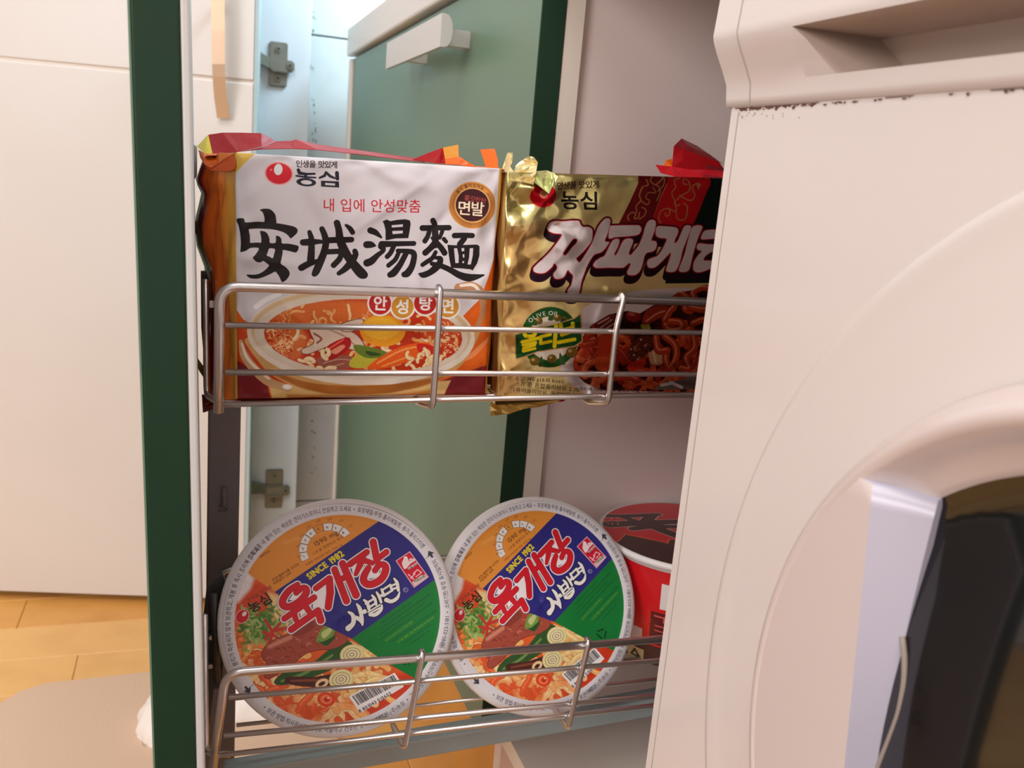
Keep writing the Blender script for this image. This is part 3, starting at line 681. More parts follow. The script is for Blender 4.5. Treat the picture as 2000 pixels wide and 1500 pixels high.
    A.text('내 입에 안성맞춤', (628, 411), 28, (206, 40, 56), ang=.8, bold=.35, adv=.92, xs=.97)
    c = (921, 401)
    A.oval(c, 46, 46, (214, 148, 72)); A.oval(c, 43, 43, (176, 104, 44), soft=.6); A.oval(c, 41.5, 41.5, (214, 148, 72))
    for i in range(64):
        a = i / 64 * 6.283; r = 37.5
        if not (-2.4 < (a - 2 * math.pi if a > math.pi else a) < -.7):
            A.line([(c[0] + (r - 2) * math.cos(a), c[1] + (r - 2) * math.sin(a), .7), (c[0] + (r + 2) * math.cos(a + .07), c[1] + (r + 2) * math.sin(a + .07), .7)], (120, 62, 26))
    A.text('쌀이 들어있어요', None, 8, (70, 28, 18), arc=(c[0], c[1], 35.5, -142, 1), bold=.2)
    A.oval(c, 33.5, 33.5, (232, 190, 130)); A.oval(c, 32, 32, (66, 22, 26))
    A.text('쫄깃탄탄', (905, 390), 11.5, (196, 90, 84), ang=10, bold=.2); A.text('면발', (891, 417), 30, (246, 232, 205), ang=4, bold=1.1, adv=.84)
    return A

def art_gold(W, H, Hm):
    A = Art(W, H, Hm, (230, 214, 150))
    A.met[:] = 1.
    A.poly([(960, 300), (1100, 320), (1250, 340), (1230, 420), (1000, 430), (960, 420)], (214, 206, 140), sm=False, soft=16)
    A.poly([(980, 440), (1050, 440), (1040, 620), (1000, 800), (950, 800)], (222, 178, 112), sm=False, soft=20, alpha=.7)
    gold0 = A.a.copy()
    # ribbon bands
    A.frame(940, 240, 4)
    A.poly([(1190, 380), (1460, 380), (1420, 470), (1290, 760), (1230, 900), (980, 900), (1050, 760), (1150, 560), (1195, 470), (1202, 420)], (124, 28, 34), sm=False)
    A.poly([(1440, 380), (1790, 380), (1775, 470), (1620, 790), (1560, 900), (1230, 900), (1300, 740), (1420, 480)], (206, 26, 36), sm=False)
    A.poly([(1775, 380), (2100, 380), (2100, 1230), (1400, 1236), (1420, 1120), (1560, 900), (1620, 790), (1760, 490)], (26, 40, 36), sm=False)
    gc = (196, 132, 84)
    for st in ([(1120, 750), (1110, 720), (1140, 690), (1170, 700), (1160, 735), (1190, 730), (1200, 690)], [(1180, 690), (1175, 640), (1210, 600), (1200, 560), (1225, 500), (1270, 480), (1260, 440)], [(1200, 740), (1240, 710), (1250, 670), (1220, 650)], [(1210, 600), (1260, 630), (1280, 600), (1250, 580), (1270, 540), (1330, 540), (1310, 500)], [(1310, 420), (1290, 450), (1330, 480), (1380, 440), (1400, 420), (1395, 480), (1350, 530)], [(1330, 480), (1360, 500), (1370, 540), (1340, 600)],
               [(1370, 770), (1350, 740), (1370, 680), (1430, 660), (1440, 700), (1410, 720), (1405, 695)], [(1430, 660), (1490, 680), (1480, 600), (1460, 540), (1490, 500), (1480, 450), (1530, 430)], [(1490, 680), (1500, 740), (1560, 740), (1580, 650), (1550, 620)], [(1490, 600), (1540, 560), (1600, 520), (1590, 450), (1555, 440), (1550, 470), (1580, 480)], [(1520, 560), (1600, 600), (1640, 560), (1620, 500), (1660, 470), (1690, 480)], [(1480, 620), (1500, 640), (1520, 630)]):
        A.line([(x, y, 5) for x, y in st], gc)
    A.poly([(1650, 465), (1690, 485), (1670, 520)], gc, sm=False)
    # plate and noodles in black bean sauce
    A.frame(940, 520, 4)
    A.poly([(590, 820), (600, 700), (680, 480), (760, 310), (900, 235), (1050, 195), (1250, 165), (1500, 150), (1900, 165), (2100, 200), (2100, 1000), (800, 1000), (690, 930)], (232, 228, 232), sm=False)
    A.poly([(760, 330), (720, 560), (660, 720), (690, 880), (800, 990), (740, 840), (740, 600)], (196, 190, 196), sm=False, soft=9)
    fd = [(830, 440), (960, 360), (1100, 330), (1200, 350), (1300, 290), (1440, 230), (1500, 185), (1620, 170), (1700, 130), (2100, 120), (2100, 1000), (900, 960), (780, 900), (700, 820), (690, 740), (740, 560)]
    A.poly(fd, (56, 22, 18), sm=False, soft=2)
    A.clip = A.mask_of(fd, sm=False)
    flecks(A, 60, (720, 1900), (300, 960), [(120, 40, 26), (28, 12, 14), (90, 34, 22)], (18, 50), 31, soft=5)
    noodles(A, 30, (700, 1000), (520, 900), [(196, 70, 40), (170, 56, 34), (214, 104, 64)], 24, 41, L=200, amp=.5)
    noodles(A, 46, (1020, 1900), (560, 960), [(190, 64, 34), (160, 46, 28), (206, 90, 50)], 22, 43, L=260, amp=.6)
    A.poly([(840, 460), (880, 400), (960, 360), (1040, 370), (1040, 440), (980, 480), (860, 480)], (116, 48, 44)); A.line([[(880, 430, 7), (960, 385, 7)], [(900, 460, 6), (985, 400, 6)], [(940, 470, 6), (1000, 430, 6)]], (220, 170, 150))
    A.poly([(880, 530), (1000, 520), (1010, 600), (960, 690), (870, 690), (880, 600)], (196, 64, 34)); A.poly([(860, 700), (980, 700), (1000, 780), (880, 800)], (214, 92, 50))
    A.oval((1150, 370), 60, 44, (130, 34, 26), 10); A.oval((1135, 355), 30, 14, (196, 96, 76), 10, soft=4)
    A.poly([(1110, 690), (1130, 600), (1210, 530), (1300, 540), (1290, 620), (1230, 700), (1160, 740)], (96, 44, 30)); flecks(A, 40, (1120, 1290), (550, 720), [(210, 170, 140), (50, 22, 18), (150, 90, 60)], (5, 12), 51)
    A.poly([(1280, 700), (1300, 640), (1370, 640), (1400, 690), (1380, 750), (1300, 760)], (206, 160, 120)); A.line([[(1310, 660, 6), (1330, 740, 6)]], (240, 215, 190), soft=3)
    A.poly([(1100, 780), (1140, 740), (1240, 710), (1240, 770), (1140, 800)], (204, 52, 28)); A.poly([(1210, 440), (1260, 420), (1285, 470), (1230, 480)], (170, 170, 60)); A.oval((995, 670), 22, 44, (150, 170, 80), 20)
    A.poly([(1220, 400), (1250, 330), (1330, 290), (1430, 300), (1440, 350), (1330, 400), (1240, 440)], (160, 52, 36)); A.line([[(1250, 410, 7), (1340, 350, 7), (1430, 325, 7)]], (226, 150, 120), soft=3)
    for st in ([(1400, 400), (1440, 330), (1470, 300), (1460, 220), (1520, 190), (1580, 240), (1560, 310), (1600, 330)], [(1400, 440), (1440, 480), (1530, 470), (1520, 420), (1440, 410)], [(1400, 530), (1480, 600), (1490, 700), (1440, 780), (1410, 720), (1420, 640)], [(1620, 500), (1640, 620), (1570, 700), (1600, 790), (1530, 780)],
               [(1640, 240), (1620, 190), (1680, 150), (1760, 160), (1800, 240)], [(1620, 430), (1700, 400), (1760, 430), (1740, 540)], [(1040, 860), (1120, 850), (1190, 880)], [(1330, 540), (1350, 640), (1420, 640)], [(1600, 300), (1700, 320), (1800, 300)]):
        w = [(x, y, 26) for x, y in st]; A.line(w, (92, 26, 16), grow=2.5); A.line(w, (190, 66, 36)); A.line([(x - 5, y - 9, 6) for x, y in st], (240, 170, 130), soft=1.5, alpha=.8)
    A.clip = None; A.grain(.2, 8, 2, A.mask_of(fd, sm=False))
    A.poly([(1350, 925), (1440, 880), (1480, 890), (1620, 850), (1700, 860), (1700, 960), (1300, 960)], (120, 110, 106), sm=False); A.line([[(1380, 920, 14), (1470, 905, 12)], [(1450, 900, 12), (1540, 940, 12)]], (240, 238, 236), sm=False)
    # olive badge
    c = (515, 540); A.oval(c, 224, 244, (206, 178, 116), 8); A.oval(c, 205, 226, (206, 190, 130), 8)
    A.poly([A.ell(c, 216, 240, 8), A.ell((515, 548), 166, 176, 8)], (38, 92, 44), sm=False)
    A.oval((515, 548), 160, 170, (232, 226, 214), 8)
    for x, y, r in ((430, 410, 30), (570, 385, 30), (620, 395, 24), (400, 730, 36), (530, 710, 36), (680, 660, 44)):
        A.oval((x, y), r, r * .95, (122, 96, 42)); A.oval((x - r * .3, y - r * .3), r * .35, r * .3, (206, 184, 110), soft=3)
    for a, b, d in (((525, 330), (500, 400), (540, 400)), ((400, 390), (380, 440), (420, 440)), ((450, 690), (430, 770), (470, 760)), ((590, 660), (590, 740), (630, 750)), ((610, 380), (590, 430), (640, 420))):
        A.poly([a, b, d], (58, 92, 50))
    A.poly([(255, 520), (400, 470), (560, 440), (700, 390), (745, 350), (755, 570), (700, 610), (560, 630), (420, 650), (265, 720)], (212, 168, 110), sm=False, grow=4); A.poly([(255, 520), (400, 475), (560, 440), (700, 392), (742, 360), (752, 568), (700, 605), (560, 628), (420, 650), (265, 712)], (34, 84, 42), sm=False)
    Y = (240, 222, 30)
    A.line([[(320, 500, 15), (350, 480, 15), (400, 490, 15), (390, 525, 15), (335, 530, 15), (320, 505, 15)]], Y); A.line([[(305, 575, 14), (425, 545, 14)], [(360, 530, 12), (365, 560, 12)], [(312, 600, 12), (405, 580, 12)], [(400, 580, 12), (398, 600, 12), (318, 625, 12), (316, 650, 12), (400, 628, 12)]], Y, sm=False)
    A.line([[(442, 492, 13), (515, 475, 13), (515, 518, 13)], [(515, 518, 13), (445, 534, 13), (445, 588, 13)], [(445, 588, 13), (522, 572, 13)], [(560, 446, 15), (550, 612, 15)], [(595, 440, 15), (605, 520, 15), (685, 490, 15), (685, 430, 15)], [(600, 480, 12), (680, 460, 12)], [(580, 580, 15), (700, 555, 15)]], Y, sm=False)
    A.text('OLIVE OIL', None, 46, (236, 236, 226), arc=(515, 560, 196, -138, 1), bold=.35)
    # fine print
    A.text('중량 140 g(610 kcal)', (250, 880), 42, (60, 50, 44), ang=4, bold=.1); A.text('스프 중 혼합올리브유 2.1%', (250, 925), 44, (60, 50, 44), ang=6, bold=.1); A.text('(퓨어올리브유, 올리브유 분말)', (245, 975), 42, (60, 50, 44), ang=6, bold=.1)
    A.text('조리예 이미지이며 실제와 다를 수 있음', (740, 965), 36, (70, 40, 40), ang=2, bold=.1)
    # maker's mark
    A.frame(940, 240, 4)
    A.oval((462, 560), 101, 96, (232, 150, 120), 6); A.oval((462, 560), 95, 90, (196, 26, 40), 6); A.oval((462, 552), 30, 30, (226, 150, 120), 20)
    A.text('인생을 맛있게', (562, 512), 64, (50, 34, 28), ang=-2.2, bold=.5, adv=.86, xs=.94)
    A.text('농심', (600, 652), 148, (40, 32, 30), ang=1, bold=1.8, adv=.94, xs=1.05)
    # big white logotype with red edge and dark extruded shadow
    A.frame(1020, 400, 7.5)
    g = lambda L, dx: [(x + dx, y) for x, y in L]
    jj = [[(360, 300), (345, 320), (370, 360), (430, 390), (520, 400), (535, 410), (520, 450), (430, 570), (330, 700), (160, 880), (145, 915), (150, 945), (190, 965), (250, 970), (310, 950), (390, 880), (415, 835), (440, 830), (470, 880), (455, 930), (420, 970), (415, 1010), (440, 1045), (490, 1050), (540, 1035), (575, 1000), (600, 940), (625, 920), (645, 950), (690, 1000), (690, 1050), (665, 1150), (620, 1210), (618, 1250), (650, 1285), (710, 1290), (760, 1270), (785, 1220), (810, 1080), (850, 960), (890, 860), (960, 740), (1010, 690), (1090, 665), (1150, 610), (1195, 540), (1205, 520), (1150, 510), (1145, 480), (1190, 380), (1225, 240), (1225, 195), (1190, 178), (1150, 190), (1090, 250), (1040, 330), (1000, 440), (970, 520), (930, 600), (850, 730), (800, 800), (770, 810), (735, 755), (770, 720), (850, 640), (930, 540), (960, 470), (965, 360), (945, 320), (900, 300), (830, 300), (790, 260), (770, 220), (700, 212), (560, 225), (440, 222), (400, 235), (370, 270)],
          [(540, 670), (600, 580), (680, 480), (720, 465), (755, 480), (740, 530), (670, 600), (610, 680), (570, 715), (545, 695)]]
    pa = [[(1225, 300), (1250, 285), (1600, 278), (1650, 290), (1672, 320), (1660, 370), (1620, 410), (1500, 430), (1300, 445), (1225, 465), (1200, 440)]]
    pb = [[(1300, 475), (1345, 480), (1350, 510), (1330, 580), (1280, 680), (1290, 710), (1310, 700), (1350, 620), (1400, 520), (1440, 480), (1500, 468), (1545, 485), (1545, 530), (1500, 640), (1490, 690), (1520, 705), (1560, 660), (1640, 560), (1700, 420), (1730, 310), (1770, 230), (1820, 200), (1870, 210), (1885, 250), (1870, 340), (1820, 480), (1830, 500), (1880, 510), (1900, 550), (1880, 620), (1830, 655), (1760, 670), (1720, 720), (1690, 830), (1650, 930), (1590, 985), (1520, 995), (1475, 980), (1470, 940), (1500, 880), (1515, 830), (1490, 820), (1440, 860), (1390, 885), (1200, 885), (1040, 890), (990, 870), (985, 840), (1020, 790), (1090, 745), (1140, 720), (1180, 650), (1240, 520)]]
    ge = [g([(540, 330), (560, 300), (600, 290), (800, 305), (850, 320), (870, 350), (860, 400), (820, 480), (810, 525), (835, 530), (870, 490), (920, 380), (960, 300), (1000, 280), (1045, 285), (1060, 310), (1040, 380), (980, 520), (930, 640), (900, 760), (860, 880), (820, 935), (760, 950), (700, 940), (695, 900), (730, 800), (760, 700), (750, 670), (700, 720), (620, 800), (540, 870), (480, 890), (430, 880), (410, 830), (425, 780), (480, 750), (560, 720), (620, 650), (670, 560), (700, 490), (690, 465), (600, 455), (550, 430), (535, 390)], 1350)]
    gi = [g([(1080, 310), (1130, 285), (1190, 280), (1225, 295), (1230, 320), (1180, 430), (1130, 560), (1080, 720), (1050, 860), (1020, 930), (960, 950), (900, 945), (880, 915), (900, 850), (960, 700), (1010, 520), (1050, 390)], 1350)]
    ti = [g([(1220, 440), (1260, 370), (1320, 350), (1400, 345), (1640, 350), (1640, 460), (1400, 470), (1250, 480), (1220, 470)], 1350)]
    tj = [g([(1150, 600), (1160, 560), (1200, 540), (1350, 555), (1640, 555), (1640, 640), (1500, 650), (1400, 650), (1300, 700), (1250, 760), (1290, 790), (1640, 780), (1640, 860), (1400, 890), (1250, 940), (1160, 955), (1110, 930), (1095, 880), (1110, 800), (1160, 720), (1220, 660), (1215, 640), (1170, 630)], 1350)]
    sh = [jj, pa, pb, ge, gi, ti, tj]
    for k in range(6):
        for S in sh: A.poly([[(x - 5.5 * k, y + 20 * k) for x, y in L] for L in S], (44, 24, 36), grow=9)
    bds = [A.poly(S, (146, 22, 34), grow=6) for S in sh]
    for S in sh: A.poly(S, (238, 150, 156), grow=1.6)
    for S in sh: A.poly(S, (236, 232, 238))
    A.met = np.exp(-np.abs(A.a - gold0).sum(-1) * 14).astype(np.float32)
    return A
def art_lid(N, Hm, ctr):
    """round lid: Hm takes frame px of the lid to texture px; ctr = texture centre; the rim radius is N/2"""
    A = Art(N, N, Hm, (222, 220, 226)); R = N / 2.
    I = np.eye(3)
    def polar(): A.M = I; A.frame(0, 0, 1)
    def pic(): A.M = np.array(Hm); A.frame(860, 960, 3.261)
    polar(); ring = A.ell((R, R), R * .865, R * .865, 0, 90)
    A.clip = A.mask_of(ring, sm=False); pic()
    # picture of the soup
    A.poly([(0, 400), (1300, 400), (1300, 1500), (0, 1500)], (222, 96, 48), sm=False)
    A.poly([(60, 560), (280, 600), (330, 720), (260, 860), (60, 800)], (214, 74, 40), sm=False, soft=14)
    A.poly([(230, 620), (330, 640), (520, 860), (300, 800)], (232, 202, 140), sm=False, soft=12)
    A.poly([(700, 1100), (1000, 1000), (1200, 900), (1200, 1400), (850, 1400)], (206, 62, 34), sm=False, soft=16)
    noodles(A, 70, (90, 420), (880, 1250), [(240, 140, 70), (246, 184, 110), (226, 104, 48), (250, 206, 150)], 15, 61, L=150, amp=.7)
    noodles(A, 60, (360, 820), (1120, 1340), [(244, 156, 92), (250, 200, 144), (232, 96, 50), (246, 176, 110)], 19, 62, L=170, amp=.6)
    noodles(A, 30, (760, 940), (830, 1120), [(246, 206, 140), (240, 180, 110)], 15, 63, L=160, amp=.35)
    for x, y, r in ((200, 900, 60), (240, 1060, 50), (430, 1260, 70), (600, 1290, 60), (800, 1190, 50)): A.oval((x, y), r, r * .7, (222, 84, 36), soft=14, alpha=.5)
    A.poly([(80, 500), (150, 555), (140, 620), (90, 710), (40, 700)], (236, 230, 232), sm=False, soft=9)
    # herbs
    rg = random.Random(5)
    for i in range(120):
        x, y = rg.gauss(225, 48), rg.gauss(835, 60); a = rg.uniform(0, 6.3); c = rg.choice([(104, 146, 56), (140, 172, 84), (72, 118, 48), (170, 190, 120)])
        A.line([(x, y, 6), (x + 26 * math.cos(a), y + 26 * math.sin(a), 9), (x + 40 * math.cos(a + .5), y + 40 * math.sin(a + .5), 4)], c, soft=1, alpha=.85)
    for i in range(36):
        x, y = rg.uniform(290, 420), rg.uniform(690, 830); a = rg.uniform(0, 6.3)
        A.line([(x, y, 6), (x + 30 * math.cos(a), y + 30 * math.sin(a), 6)], rg.choice([(150, 160, 80), (214, 196, 140), (90, 120, 56)]), alpha=.7)
    for st in ([(250, 790), (300, 860), (290, 940)], [(330, 800), (270, 900)], [(300, 850), (380, 820), (420, 890)], [(250, 860), (330, 880), (360, 940)]): A.line([(x, y, 8) for x, y in st], (196, 54, 52))
    # dark leaves behind, beef
    A.poly([(640, 880), (700, 840), (760, 900), (680, 1000), (560, 1080), (420, 1150), (360, 1140), (420, 1060), (540, 1000)], (50, 88, 46)); A.line([[(400, 1130, 6), (520, 1060, 8), (640, 940, 6)]], (120, 150, 84), soft=3)
    A.poly([(430, 1100), (560, 1080), (700, 1040), (680, 1120), (560, 1140), (430, 1140)], (76, 40, 36)); A.line([[(450, 1120, 6), (560, 1100, 8), (640, 1090, 6)]], (130, 70, 54), soft=2)
    beef = [(270, 1000), (280, 940), (330, 890), (420, 830), (480, 770), (560, 760), (680, 800), (700, 850), (640, 900), (560, 920), (500, 950), (440, 1020), (340, 1120), (300, 1110), (310, 1050)]
    A.poly(beef, (110, 44, 34), grow=2.5); A.poly(beef, (164, 78, 62))
    for i in range(90):
        x, y = rg.uniform(290, 660), rg.uniform(770, 1090)
        A.clip2 = None
        if (x - 280) / 400 + (y - 760) / 330 < .35 or (x - 280) / 400 + (y - 760) / 330 > 1.12: continue
        a = rg.uniform(-1.4, .2); A.line([(x, y, 2.4), (x + 16 * math.cos(a), y + 16 * math.sin(a), 3.4), (x + 30 * math.cos(a + .6), y + 30 * math.sin(a + .6), 2)], rg.choice([(116, 44, 34), (198, 120, 98), (142, 62, 46)]), alpha=.8)
    A.line([[(300, 940, 12), (400, 870, 12)]], (206, 136, 112), soft=5); A.poly([(400, 830), (440, 860), (520, 790), (480, 760)], (140, 60, 50), soft=3)
    A.poly([(540, 860), (560, 790), (600, 770), (630, 800), (600, 870), (560, 880)], (120, 156, 70)); A.poly([(560, 820), (600, 780), (612, 800), (580, 850)], (196, 204, 140)); A.poly([(540, 860), (575, 870), (640, 820), (600, 890)], (44, 86, 40))
    for cx, cy, r in ((742, 920, 62), (712, 1072, 64)):
        A.oval((cx, cy), r, r * .9, (200, 178, 120), -30, grow=2); A.oval((cx, cy), r, r * .9, (232, 220, 168), -30)
        for q, cc in ((.78, (190, 184, 110)), (.66, (238, 228, 190)), (.5, (168, 150, 110)), (.4, (236, 224, 190)), (.24, (176, 160, 116)), (.13, (236, 222, 180))): A.oval((cx, cy), r * q, r * q * .85, cc, -30)
    A.poly([A.ell((615, 1110), 38, 26, -40), A.ell((615, 1112), 20, 11, -40)], (238, 206, 160), sm=False)
    A.oval((655, 1200), 48, 42, (226, 70, 40), 10); A.oval((655, 1200), 32, 28, (240, 130, 80), 10); A.oval((658, 1200), 16, 15, (206, 44, 30)); A.oval((664, 1190), 7, 5, (255, 220, 200))
    A.grain(.12, 3, 2, A.clip)
    # colour fields
    A.poly([(20, 560), (90, 380), (300, 150), (640, 60), (760, 100), (735, 145), (275, 620), (235, 600), (150, 555), (95, 520)], (228, 148, 62), sm=False)
    A.line([[(270, 330, 8), (420, 250, 10), (560, 200, 6)]], (240, 176, 96), soft=8, alpha=.6)
    A.poly([(735, 145), (780, 60), (1200, 300), (1120, 400), (1090, 430), (725, 830), (560, 770), (270, 620)], (48, 46, 128), sm=False)
    A.poly([(1090, 430), (1300, 380), (1300, 1200), (1105, 1012), (930, 940), (725, 830)], (24, 122, 56), sm=False)
    # rows of small print on the green field, parallel to the blue edge
    A.frame(860, 960, 3.261)
    ux, uy = -.675, .738; px_, py_ = .738, .675
    lines = ['식품유형:유탕면 용기면 내용량 86 g', '면:소맥분(밀:미국산,호주산),변성전분,팜유,정제염,난각칼슘', '면류첨가알칼리제(산도조절제),녹차풍미유,비타민B2', '스프:육개장양념분말,정제염,설탕,조미소고기분말,볶음양념분말', '밀,대두,우유,쇠고기,계란 함유', '고춧가루,후추가루,마늘농축조미분,건파,계란스크램블', '뜨거운 물을 부을 때 화상에 주의하세요', '전자레인지에 사용하지 마십시오', '직사광선을 피하여 보관']
    for i in range(9):
        s0 = 20 + i * 24; L = 430 - abs(i - 3) * 22
        bx, by = 1085 + px_ * s0 * 1., 440 + py_ * s0 * 1.; n = int(L / 15)
        ex, ey = bx + ux * L, by + uy * L
        yel = i in (4, 6)
        A.text(lines[i], (ex + 10, ey), 14.5 if yel else 13, (150, 170, 40) if yel else (16, 76, 44), ang=math.degrees(math.atan2(-uy, -ux)), bold=.1, alpha=.9)
    for k in range(3):
        a = k * 2.094 - .5; A.line([(1030 + 30 * math.cos(a), 905 + 30 * math.sin(a), 5), (1030 + 30 * math.cos(a + 1.4), 905 + 30 * math.sin(a + 1.4), 5)], (14, 64, 36))
    # barcode
    A.poly([(985, 995), (1045, 1065), (850, 1250), (775, 1165)], (240, 238, 240), sm=False, grow=2)
    P = np.array; a0, a1, b0, b1 = P((985., 995.)), P((1028., 1045.)), P((775., 1165.)), P((822., 1215.))
    rg = random.Random(12); t = .04
    while t < .96:
        w = rg.choice((.006, .006, .012, .018)); 
        c0, c1 = a0 + (b0 - a0) * t + (a1 - a0) * .08, a1 + (b1 - a1) * t; d0, d1 = a0 + (b0 - a0) * (t + w) + (a1 - a0) * .08, a1 + (b1 - a1) * (t + w)
        A.poly([tuple(c0), tuple(c1), tuple(d1), tuple(d0)], (30, 28, 34), sm=False); t += w + rg.choice((.007, .007, .013, .018))
    A.text('8 801043 015653', (846, 1252), 27, (30, 28, 34), ang=-42, adv=1., xs=1.0, bold=.3)
    # nutrition dial
    A.frame(870, 980, 7.5); c = (1080, 618)
    for k in range(8):
        a0, a1 = math.radians(142 + k * 21.6 + 1), math.radians(142 + (k + 1) * 21.6 - 1)
        r0, r1 = 248, 345
        L = [(c[0] + r * math.cos(a), c[1] + r * math.sin(a)) for r, aa in ((r0, (a0, (a0 + a1) / 2, a1)), (r1, (a1, (a0 + a1) / 2, a0))) for a in aa]
        A.poly(L, (110, 80, 60), sm=False, grow=1.2); A.poly(L, (228, 148, 62) if k == 4 else (236, 234, 232), sm=False, grow=-.2)
        am = (a0 + a1) / 2; A.text(str(k + 1), (c[0] + 290 * math.cos(am), c[1] + 296 * math.sin(am) + 18), 48, (60, 56, 70), ang=-35, align=.5, bold=.2)
        A.text(rg.choice(['나트륨', '라면', '국물', '함량']), (c[0] + 372 * math.cos(am), c[1] + 372 * math.sin(am)), 34, (150, 84, 36), ang=-42)
    A.text('1590 mg', (925, 612), 92, (96, 60, 30), ang=-40, bold=.25); A.text('나트륨 함량비교 표시', (925, 722), 48, (120, 70, 30), ang=-41); A.text('국물형 유탕면류 평균 1730 mg', (862, 880), 40, (130, 74, 30), ang=-41)
    A.text('부정·불량식품 신고는', (500, 1140), 44, (110, 60, 30), ang=-44, bold=.2); A.text('국번없이 1399', (520, 1185), 44, (110, 60, 30), ang=-44, bold=.2); A.text('영양정보', (290, 850), 40, (90, 40, 30), ang=-44)
    A.text('SINCE 1982', (938, 1050), 118, (236, 214, 44), ang=-46.5, bold=1.7, xs=.86)
    # maker's mark
    A.frame(860, 960, 3.261)
    A.oval((124, 786), 36, 44, (238, 200, 190), 20); A.oval((124, 786), 32, 40, (206, 30, 44), 20); A.oval((132, 770), 11, 16, (236, 226, 226), 20)
    A.text('농심', (170, 760), 74, (50, 34, 30), ang=-42, bold=1.2); A.text('인생을 맛있게', (140, 700), 26, (120, 50, 36), ang=-42, bold=.1)
    # red title with white edge
    A.frame(940, 1020, 7.5); RD, WH = (206, 32, 46), (238, 234, 238)
    s1 = [[(278, 838, 34), (190, 935, 42), (142, 1050, 44), (150, 1125, 46), (210, 1152, 44), (290, 1110, 44), (365, 1030, 46), (402, 940, 44), (395, 880, 40), (345, 872, 36), (285, 945, 36)],
          [(1095, 495, 36), (1065, 590, 42), (1068, 670, 44), (1130, 712, 44), (1215, 680, 44), (1285, 600, 44), (1305, 490, 44), (1275, 430, 38), (1215, 440, 36), (1180, 515, 36)]]
    s2 = [[(205, 1312, 38), (510, 978, 38)], [(300, 1205, 34), (345, 1305, 34)], [(410, 1085, 34), (480, 1165, 36)], [(315, 1445, 42), (590, 1145, 40)], [(592, 1150, 42), (648, 1268, 44)],
          [(512, 852, 36), (645, 700, 34)], [(650, 705, 42), (695, 890, 46), (705, 1078, 42)], [(692, 575, 40), (912, 968, 42)], [(772, 482, 42), (1012, 872, 46)], [(790, 690, 36), (865, 640, 36)],
          [(862, 478, 38), (1035, 292, 36)], [(1000, 340, 40), (985, 470, 38), (958, 600, 24)], [(1000, 400, 36), (1130, 425, 28)], [(1088, 148, 42), (1180, 390, 40)], [(1185, 355, 34), (1270, 258, 36)]]
    B1 = A.line(s1, WH, grow=0, band=14); B2 = A.line(s2, WH, sm=False, grow=0, band=14)
    for b in (B1, B2): A.put(b, (30, 28, 70), 7.4); 
    for b in (B1, B2): A.put(b, WH, 6.2)
    for loop in ([(480, 900), (640, 780), (700, 1110), (520, 1120)], [(210, 1060), (260, 940), (370, 900), (330, 1040)], [(1040, 260), (1110, 230), (1170, 380), (1060, 390)], [(1110, 480), (1230, 470), (1240, 600), (1120, 640)], [(370, 1180), (500, 1060), (500, 1120), (400, 1260)], [(880, 500), (960, 460), (960, 590), (920, 600)]): A.poly(loop, WH, sm=False)
    for b in (B1, B2): A.put(b, (120, 20, 40), 1.1)
    for b in (B1, B2): A.put(b, RD, 0.)
    # white subtitle
    wt = [[(965, 1110, 16), (1012, 1135, 24), (1040, 1190, 30), (1042, 1260, 30), (1000, 1325, 38)], [(1040, 1165, 24), (1110, 1185, 26), (1158, 1240, 14)], [(1042, 990, 12), (1085, 1040, 26), (1120, 1120, 26), (1145, 1200, 24), (1160, 1255, 12)], [(1152, 1074, 30)],
          [(1120, 925, 14), (1165, 960, 22), (1200, 1035, 20)], [(1205, 850, 14), (1245, 890, 20), (1275, 960, 18)], [(1150, 968, 16), (1230, 895, 14)], [(1190, 1020, 16), (1262, 950, 14)], [(1250, 800, 12), (1290, 850, 20), (1330, 925, 16)], [(1318, 835, 20)],
          [(1195, 1075, 10), (1320, 960, 10)], [(1215, 1095, 12), (1325, 1000, 12)], [(1225, 1110, 18), (1290, 1095, 26), (1345, 1025, 22), (1345, 965, 14)],
          [(1305, 755, 16), (1345, 830, 20)], [(1315, 760, 14), (1395, 680, 14)], [(1395, 680, 16), (1430, 750, 18)], [(1345, 832, 16), (1430, 752, 14)], [(1425, 590, 12), (1470, 640, 22), (1505, 735, 20)], [(1412, 690, 14), (1470, 650, 14)], [(1430, 735, 14), (1490, 700, 14)], [(1385, 885, 28), (1450, 895, 24), (1510, 840, 22), (1525, 760, 10)]]
    B = A.line(wt, WH, sm=True, grow=0, band=12)
    A.put(([b + 0 for b in B[0]], B[1]), (28, 26, 44), 3.6)
    A.put(B, (236, 234, 230), 0.)
    # small red badge, registered sign
    A.frame(1050, 1040, 7.895)
    A.poly([(760, 62), (1058, 380), (905, 552), (606, 216)], (236, 190, 200), sm=False, grow=.6); A.poly([(760, 76), (1044, 380), (904, 536), (620, 216)], (206, 30, 54), sm=False)
    A.poly([(720, 140), (745, 150), (780, 200), (830, 150), (850, 180), (800, 230), (760, 300), (730, 310), (690, 230)], (240, 224, 228)); A.oval((720, 160), 22, 22, (246, 236, 238)); A.oval((800, 175), 30, 24, (240, 200, 206))
    A.line([[(790, 300, 16), (880, 210, 16)]], (214, 190, 190)); A.text('나트륨 저감', (775, 345), 34, (60, 30, 40), ang=-44)
    A.line([[(800, 380, 8), (880, 440, 8)], [(860, 360, 8), (900, 300, 8)], [(840, 430, 8), (880, 360, 8)], [(900, 300, 7), (960, 330, 7), (900, 400, 7)]], (240, 200, 206), sm=False)
    A.poly([(960, 370), (1010, 350), (1040, 385), (905, 530), (865, 480)], (226, 206, 204), sm=False); A.text('자원순환', (900, 490), 44, (60, 90, 60), ang=-42, bold=.3)
